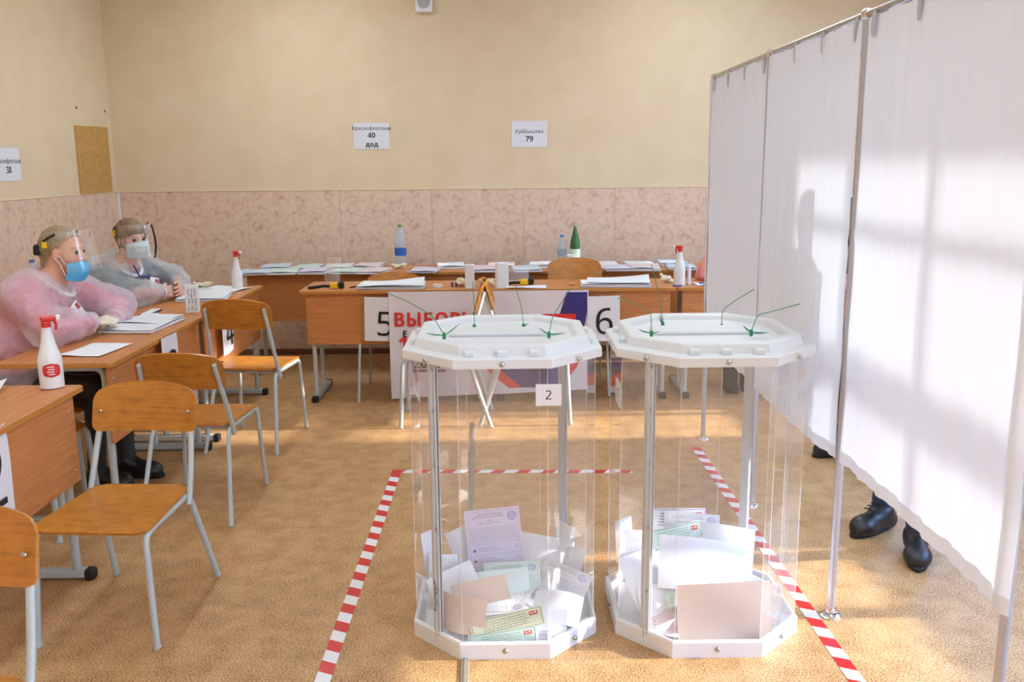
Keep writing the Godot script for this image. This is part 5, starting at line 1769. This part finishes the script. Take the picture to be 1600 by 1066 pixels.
func carton(called: String, label: String, at: Vector3, turn_deg: float, size: Vector3, written := false):
	var t := thing(called, label, "box", at, deg_to_rad(turn_deg), "small white cartons")
	part(t, "carton", boxm(size, 0.0015, Vector3(0, size.y / 2, 0)), mats.paper)
	var st := mb()
	box(st, Vector3(0, size.y + 0.0012, 0), Vector3(size.x * 0.96, 0.0016, size.z * 0.92))
	part(t, "top_flap", st.commit(), mats.paper)
	if written:
		st = mb()
		for k in 3:
			var row := mb()
			scribble(row, -size.y * 0.42, size.y * 0.4, 0.0, 0.013, 20 + k, 0.0011)
			part(t, "handwriting", row.commit(), mats.ink, T(Vector3(-size.x * 0.26 + k * size.x * 0.26, size.y / 2, size.z / 2 + 0.0008), Vector3(0, 0, 90)))
		part(t, "top_slot", boxm(Vector3(size.x * 0.7, 0.001, 0.012), 0.0, Vector3(0, size.y + 0.0022, 0)), mats.ink)

func bottle(label: String, at: Vector3, prof: Array, glass: Material, cap_m: Material, label_m: Material, l0: float, l1: float, lr: float, neck_r: float):
	var t := thing("bottle", label, "bottle", at, 0.0, "drink bottles")
	var st := mb()
	lathe(st, prof, 24)
	part(t, "body", st.commit(), glass)
	var top: float = prof[-1].y
	st = mb()
	lathe(st, [Vector2(0, top - 0.016), Vector2(neck_r + 0.002, top - 0.016), Vector2(neck_r + 0.002, top), Vector2(0, top + 0.001)], 16)
	part(t, "cap", st.commit(), cap_m)
	st = mb()
	lathe(st, [Vector2(lr + 0.0006, l0), Vector2(lr + 0.0008, (l0 + l1) / 2), Vector2(lr + 0.0006, l1)], 24)
	part(t, "label", st.commit(), label_m)

func make_left_row_things():
	var h := 0.766
	spray_bottle("white spray bottle with red label on the nearest left desk", Vector3(-1.715, h, -3.385), 0.55, true, 1.03)
	flat_sheet("white sheet with a lifted corner on the nearest left desk", Vector3(-1.96, h, -3.23), 12, 0.21, 0.29, "blank_white", 0.0, 0.03)
	flat_sheet("printed sheet at the very left edge of the nearest desk", Vector3(-1.90, h + 0.001, -2.92), -8, 0.21, 0.29, "text_page", 0.01)
	flat_sheet("blank white sheet near the front end of pink woman's desk", Vector3(-1.865, h, -4.105), -6, 0.20, 0.29, "blank_white")
	paper_stack("open register with handwriting beside the gloved hands", Vector3(-1.885, h, -4.72), PI / 2 - 0.08, 0.42, 0.27, 0.014, "register", "registers", 3, 4)
	flat_sheet("register page shifted on top of the open register", Vector3(-1.88, h + 0.021, -4.83), 84, 0.28, 0.24, "register")
	for e in [["black folder edge lying between the women, nearer the register", Vector3(-1.965, h, -5.02), 96.0, 0.16], ["black folder edge lying between the women, nearer the grey gown", Vector3(-2.02, h, -5.17), 92.0, 0.2]]:
		var t := thing("folder", e[0], "folder", e[1], deg_to_rad(e[2]), "black folders")
		part(t, "cover", boxm(Vector3(e[3], 0.006, 0.07), 0.0015, Vector3(0, 0.003, 0)), mats.black)
		part(t, "pages", boxm(Vector3(e[3] * 0.98, 0.004, 0.05), 0.0005, Vector3(0.004, 0.008, 0.002)), mats.paper)
	carton("carton", "white carton with handwriting up its side between the women", Vector3(-1.782, h, -5.19), 14, Vector3(0.072, 0.155, 0.06), true)
	paper_stack("spread register sheets in front of the grey gowned woman", Vector3(-1.90, h, -5.79), PI / 2 + 0.12, 0.40, 0.29, 0.012, "register", "registers", 3, 7)
	flat_sheet("white sheet sticking out under the far spray bottle", Vector3(-1.89, h, -6.17), 70, 0.21, 0.30, "blank_white")
	flat_sheet("pale sheet at the far corner of the left row", Vector3(-2.02, h, -6.10), 40, 0.15, 0.21, "ballot_green")
	crumple("latex_gloves", "crumpled cream gloves at the far end of the left row", "gloves", Vector3(-2.05, h, -6.235), Vector3(0.13, 0.05, 0.09), mats.latex, 3, "crumpled latex gloves")
	var tub := thing("plastic_tub", "small translucent tub behind the carton with handwriting", "tub", Vector3(-2.12, h, -6.02))
	part(tub, "wall", lathem([Vector2(0.035, 0.001), Vector2(0.042, 0.06), Vector2(0.045, 0.062)], 20), mats.film)
	part(tub, "contents", lathem([Vector2(0, 0.001), Vector2(0.034, 0.001), Vector2(0.038, 0.045), Vector2(0, 0.045)], 20), mat("tub_fill", S(196, 176, 140), 0.7))
	spray_bottle("white spray bottle with red trigger at the far end of left row", Vector3(-1.80, h, -6.15), -0.4, false, 0.97)
	# desk by the left wall behind the women, with papers and a water bottle
	make_desk("school desk against the left wall behind the women", Vector3(-2.925, 0, -6.05), PI / 2)
	flat_sheet("white sheets on the desk against the left wall", Vector3(-2.86, h, -5.62), 80, 0.30, 0.21, "blank_white", 0.0, 0.0)
	bottle("water bottle with blue cap behind the pink gowned woman", Vector3(-3.0, h, -5.83), [Vector2(0, 0), Vector2(0.034, 0), Vector2(0.036, 0.02), Vector2(0.034, 0.10), Vector2(0.036, 0.16), Vector2(0.028, 0.20), Vector2(0.013, 0.225), Vector2(0.013, 0.245)], pane("bottle_clear", Color(0.75, 0.88, 0.95), 0.22, 0.08), mat("cap_blue", S(52, 110, 200), 0.4), mat("label_pale", S(190, 210, 226), 0.6), 0.06, 0.10, 0.0355, 0.013)

func make_front_row_things():
	var h := 0.766
	loose_shield("face shield standing on desk 5 with yellow and black band", Vector3(-1.175, h, -6.17), 0)
	pen("short dark pen lying beside the standing face shield", Vector3(-1.02, h, -6.19), 60, mats.black, 0.09)
	paper_stack("thick white papers with curled edges on desk 5", Vector3(-0.765, h, -6.17), 0.02, 0.45, 0.23, 0.016, "text_page", "papers on the front desks", 5, 11)
	flat_sheet("loose top sheet sliding off the papers on desk 5", Vector3(-0.75, h + 0.024, -6.165), 4, 0.42, 0.22, "blank_white", 0.006, 0.02)
	solo("tape_roll", lathem([Vector2(0.022, 0.0), Vector2(0.034, 0.0), Vector2(0.034, 0.018), Vector2(0.022, 0.018), Vector2(0.022, 0.0)], 24), mats.white_plastic, "white roll of tape lying right of desk 5 papers", "tape", T(Vector3(-0.45, h, -6.17)))
	for e in [["small purple marker cap on desk 5, left one", -0.352], ["small purple marker cap on desk 5, right one", -0.325]]:
		solo("marker_cap", lathem([Vector2(0, 0), Vector2(0.009, 0), Vector2(0.008, 0.03), Vector2(0, 0.031)], 12), mat("purple", S(92, 70, 140), 0.5), e[0], "cap", T(Vector3(e[1], h + 0.001, -6.17)), "purple caps")
	crumple("latex_gloves", "crumpled cream gloves left of the tall white cartons", "gloves", Vector3(-0.285, h, -6.19), Vector3(0.10, 0.07, 0.08), mats.latex, 5, "crumpled latex gloves")
	crumple("latex_gloves", "crumpled cream gloves between the tall white cartons", "gloves", Vector3(-0.13, h, -6.20), Vector3(0.13, 0.07, 0.09), mats.latex, 6, "crumpled latex gloves")
	carton("carton", "tall narrow white carton on the desk, left of two", Vector3(-0.229, h, -6.09), 0, Vector3(0.060, 0.158, 0.06))
	carton("carton", "tall white carton on the desk, wider right one of two", Vector3(-0.014, h, -6.10), 12, Vector3(0.078, 0.168, 0.07))
	flat_sheet("white slip right of the wide carton", Vector3(0.15, h, -6.10), 0, 0.27, 0.11, "blank_white")
	loose_shield("face shield lying folded with its yellow clip behind the slip", Vector3(0.10, h, -6.26), 10, true)
	solo("eraser", boxm(Vector3(0.04, 0.022, 0.02), 0.006, Vector3(0, 0.011, 0)), mat("eraser", S(226, 160, 110), 0.7), "small orange eraser left of desk 6 papers", "eraser", T(Vector3(0.46, h, -6.19), Vector3(0, 30, 0)))
	paper_stack("thick white papers with ragged edge on desk 6", Vector3(0.755, h, -6.16), -0.03, 0.46, 0.22, 0.020, "blank_white", "papers on the front desks", 5, 12)
	flat_sheet("curled loose sheet on the papers of desk 6", Vector3(0.775, h + 0.028, -6.16), -6, 0.42, 0.20, "blank_white", 0.008, 0.025)
	crumple("latex_gloves", "crumpled cream gloves beside the right spray bottle", "gloves", Vector3(1.125, h, -6.30), Vector3(0.10, 0.06, 0.08), mats.latex, 9, "crumpled latex gloves")
	spray_bottle("white spray bottle beside the pink bag at the right", Vector3(1.187, h, -6.14), 2.4, true, 1.0)
	carton("carton", "thin white carton right of the right spray bottle", Vector3(1.262, h, -6.19), 0, Vector3(0.018, 0.13, 0.05))
	flat_sheet("white sheet at the right end beside the curtain", Vector3(1.36, h, -6.17), 4, 0.12, 0.16, "blank_white")
	pen("blue pen at the foot of the right spray bottle", Vector3(1.165, h, -6.075), 10, mat("pen_blue", S(40, 60, 180), 0.4), 0.07)
	pen("blue pen on the sheet at the right end", Vector3(1.37, h + 0.006, -6.15), -15, mats.pen_blue, 0.09)
	# pink plastic bag, gathered at the top
	var bag := pane("bag_pink", Color(0.97, 0.62, 0.60), 0.72, 0.2)
	var t := thing("plastic_bag", "pink plastic bag gathered at the top beside the curtain", "bag", Vector3(1.46, 0.766, -6.42))
	part(t, "bag", sheetm(func(u: float, v: float) -> Vector3:
		var a := u * TAU
		var r := lerpf(0.105, 0.018, pow(v, 1.6)) * (1.0 + 0.10 * sin(a * 5.0 + v * 6.0) + 0.05 * sin(a * 9.0 - v * 9.0))
		if v < 0.06: r *= 0.8 + v * 3.3
		return Vector3(cos(a) * r + 0.03 * v * v, 0.001 + v * 0.25, -sin(a) * r), 40, 16), bag)
	part(t, "gathered_neck", sheetm(func(u: float, v: float) -> Vector3:
		var a := u * TAU
		var r := 0.018 + 0.03 * v * (1.0 + 0.5 * sin(a * 4.0))
		return Vector3(cos(a) * r + 0.03 + 0.03 * v, 0.25 + v * 0.07, -sin(a) * r * 0.5), 24, 5), bag)
	part(t, "contents", lathem([Vector2(0, 0.004), Vector2(0.08, 0.004), Vector2(0.085, 0.03), Vector2(0.06, 0.075), Vector2(0, 0.085)], 20), mat("bag_fill", S(222, 112, 104), 0.7))

func make_wall_row_things():
	var h := 0.786
	# ballots laid out in piles along the back wall: colour, x, z, turn, sheets, words
	var piles := [
		["ballot_blue", -1.885, -6.92, 10, "pale blue ballots, leftmost pile on the wall desks"], ["ballot_green", -1.665, -6.93, 6, "pale green ballots, second pile from the left"], ["ballot_lilac", -1.435, -6.93, -4, "lilac ballots, third pile from the left"],
		["ballot_green", -1.20, -6.95, -4, "grey-green ballots, fourth pile from the left"], ["ballot_pink", -0.985, -6.91, -8, "pinkish ballots hanging over the desk edge, fifth pile from left"],
		["ballot_blue", -1.80, -7.24, 4, "pale blue ballots, back row, leftmost"], ["ballot_green", -1.56, -7.25, -2, "pale green ballots, back row, second from left"], ["ballot_white", -1.31, -7.24, 3, "white ballots, back row, third from left"], ["ballot_pink", -1.07, -7.25, -5, "pinkish ballots, back row, behind the overhanging pile"],
		["ballot_lilac", -0.60, -6.95, -8, "lilac ballots right of the tall water bottle"], ["ballot_white", -0.42, -7.23, 4, "white ballots, back row, left of the narrow carton"], ["ballot_pink", -0.16, -6.95, 3, "pink ballots behind the cartons"],
		["ballot_pink", -0.02, -7.24, -3, "pinkish ballots, back row, behind the cartons"], ["ballot_blue", 0.17, -6.95, 2, "pale blue ballots right of the cartons"], ["ballot_white", 0.31, -7.22, -3, "white ballots left of the small water bottle"],
		["ballot_white", 0.80, -7.22, 2, "white ballots right of the dark green bottle"], ["ballot_lilac", 0.86, -6.95, 5, "lilac ballots right of the middle chair back"], ["ballot_pink", 1.08, -6.94, -3, "pinkish ballots behind the desk 6 papers"],
		["ballot_white", 1.08, -7.24, 4, "white ballots, back row, right part"], ["ballot_blue", 1.36, -6.98, -6, "pale blue ballots behind the right spray bottle"], ["ballot_blue", 1.34, -7.25, 0, "pale blue ballots, back row, rightmost"]]
	var k := 0
	for p in piles:
		paper_stack(p[4], Vector3(p[1], h, p[2]), deg_to_rad(p[3]), 0.21, 0.285, 0.008 + 0.004 * (k % 3), p[0], "ballot piles along the back wall", 2, 30 + k, "ballots")
		k += 1
	var blue_glass := pane("bottle_blue", Color(0.72, 0.84, 0.92), 0.3, 0.08)
	var pale := pane("bottle_pale", Color(0.70, 0.80, 0.86), 0.35, 0.08)
	var green := pane("bottle_green", Color(0.05, 0.42, 0.18), 0.8, 0.08)
	bottle("tall water bottle with blue label and green cap by the wall", Vector3(-0.826, h, -7.33), [Vector2(0, 0), Vector2(0.042, 0), Vector2(0.046, 0.015), Vector2(0.043, 0.06), Vector2(0.046, 0.10), Vector2(0.046, 0.20), Vector2(0.043, 0.25), Vector2(0.030, 0.285), Vector2(0.014, 0.305), Vector2(0.014, 0.328)], blue_glass, mat("cap_green", S(40, 150, 70), 0.4), mat("label_blue", S(36, 98, 190), 0.5), 0.085, 0.145, 0.0465, 0.014)
	bottle("small water bottle with blue cap beside the dark green bottle", Vector3(0.468, h, -7.33), [Vector2(0, 0), Vector2(0.034, 0), Vector2(0.038, 0.012), Vector2(0.036, 0.06), Vector2(0.039, 0.11), Vector2(0.036, 0.16), Vector2(0.026, 0.195), Vector2(0.014, 0.215), Vector2(0.014, 0.235)], pale, mats.cap_blue, mat("label_grey", S(150, 164, 178), 0.6), 0.07, 0.12, 0.0385, 0.014)
	bottle("dark green mineral water bottle with white label by the wall", Vector3(0.572, h, -7.32), [Vector2(0, 0), Vector2(0.038, 0), Vector2(0.041, 0.012), Vector2(0.041, 0.15), Vector2(0.036, 0.19), Vector2(0.024, 0.24), Vector2(0.013, 0.285), Vector2(0.013, 0.312)], green, mat("cap_silver", S(150, 160, 150), 0.4), mat("label_white", S(206, 222, 208), 0.6), 0.04, 0.125, 0.0415, 0.013)
	var cup := thing("paper_cup", "white disposable cup in front of the two bottles", "cup", Vector3(0.535, h, -7.22))
	part(cup, "cup", lathem([Vector2(0, 0), Vector2(0.024, 0), Vector2(0.034, 0.085), Vector2(0.036, 0.086), Vector2(0.033, 0.084), Vector2(0.023, 0.003), Vector2(0, 0.003)], 20), mats.white_plastic)
	crumple("latex_gloves", "crumpled cream gloves in front of the tall water bottle", "gloves", Vector3(-0.815, h, -7.15), Vector3(0.15, 0.05, 0.10), mats.latex, 12, "crumpled latex gloves")

# ------------------------------------------------------------------ on the floor
func tape(label: String, p: Vector3, q: Vector3):
	var d := (q - p).normalized()
	var s := Vector3(d.z, 0, -d.x)
	var L := p.distance_to(q)
	var w := 0.025
	var st := mb()
	var red := lin(216, 40, 42)
	var white := lin(238, 236, 236)
	var pitch := 0.066
	var k := 0
	var x := 0.0
	while x < L:
		var x1 := minf(x + pitch, L)
		var sl := 0.012
		var a := p + d * (x + (sl if x > 0 else 0.0)) + s * w
		var b := p + d * (x - (sl if x > 0 else 0.0)) - s * w
		var c := p + d * (x1 - (sl if x1 < L else 0.0)) - s * w
		var e := p + d * (x1 + (sl if x1 < L else 0.0)) + s * w
		for v in [a, c, b, a, e, c]:
			st.set_color(red if k % 2 == 0 else white)
			st.set_normal(Vector3.UP)
			st.add_vertex(v - p + Vector3(0, 0.0012, 0))
		k += 1
		x = x1
	var m := mat("tape", Color.WHITE, 0.3)
	m.vertex_color_use_as_albedo = true
	m.cull_mode = BaseMaterial3D.CULL_DISABLED
	solo("barrier_tape", st.commit(), m, label, "tape", T(p), "barrier tape on the floor")

func make_floor_things():
	tape("red and white barrier tape on the floor left of the boxes", Vector3(-0.575, 0, -4.57), Vector3(-0.585, 0, -1.5))
	tape("red and white barrier tape on the floor behind the boxes", Vector3(-0.60, 0, -4.595), Vector3(0.66, 0, -4.55))
	tape("red and white barrier tape on the floor right of the boxes", Vector3(1.075, 0, -4.95), Vector3(1.085, 0, -1.5))
	var st := mb()
	box(st, Vector3(0, 0.003, 0), Vector3(0.026, 0.006, 3.1), 0.002)
	box(st, Vector3(0, 0.0068, 0), Vector3(0.008, 0.002, 3.1), 0.0008)
	solo("cable_strip", st.commit(), mat("cable_strip", S(158, 146, 130), 0.45, 0.3), "grey metal cable strip running along the floor under the left box", "cable strip", T(Vector3(-0.165, 0, -3.95), Vector3(0, 1.2, 0)))
	# pair of black boots standing by the end of the booths
	for e in [["black rubber boot standing beyond the booth end, nearer one", Vector3(1.575, 0, -6.20)], ["black rubber boot standing beyond the booth end, farther one", Vector3(1.70, 0, -6.24)]]:
		var out := soft()
		var c := lin(30, 33, 36)
		soft_mesh(out, [cap(Vector3(0, 0.055, 0.0), Vector3(0, 0.30, 0.0), 0.048, 0.06, c, 0.03), cap(Vector3(0, 0.04, -0.02), Vector3(-0.02, 0.035, 0.15), 0.042, 0.038, c, 0.03)], 0.008, Transform3D.IDENTITY, null, 0.0, func(p: Vector3) -> bool: return p.y > 0.012 and p.y < 0.32)
		var t := thing("rubber_boot", e[0], "boot", e[1], PI - 0.2, "rubber boots")
		part(t, "shaft", soft_commit(out), mats.vertex)
		part(t, "sole", boxm(Vector3(0.088, 0.016, 0.25), 0.006, Vector3(-0.01, 0.008, 0.065)), mats.black)
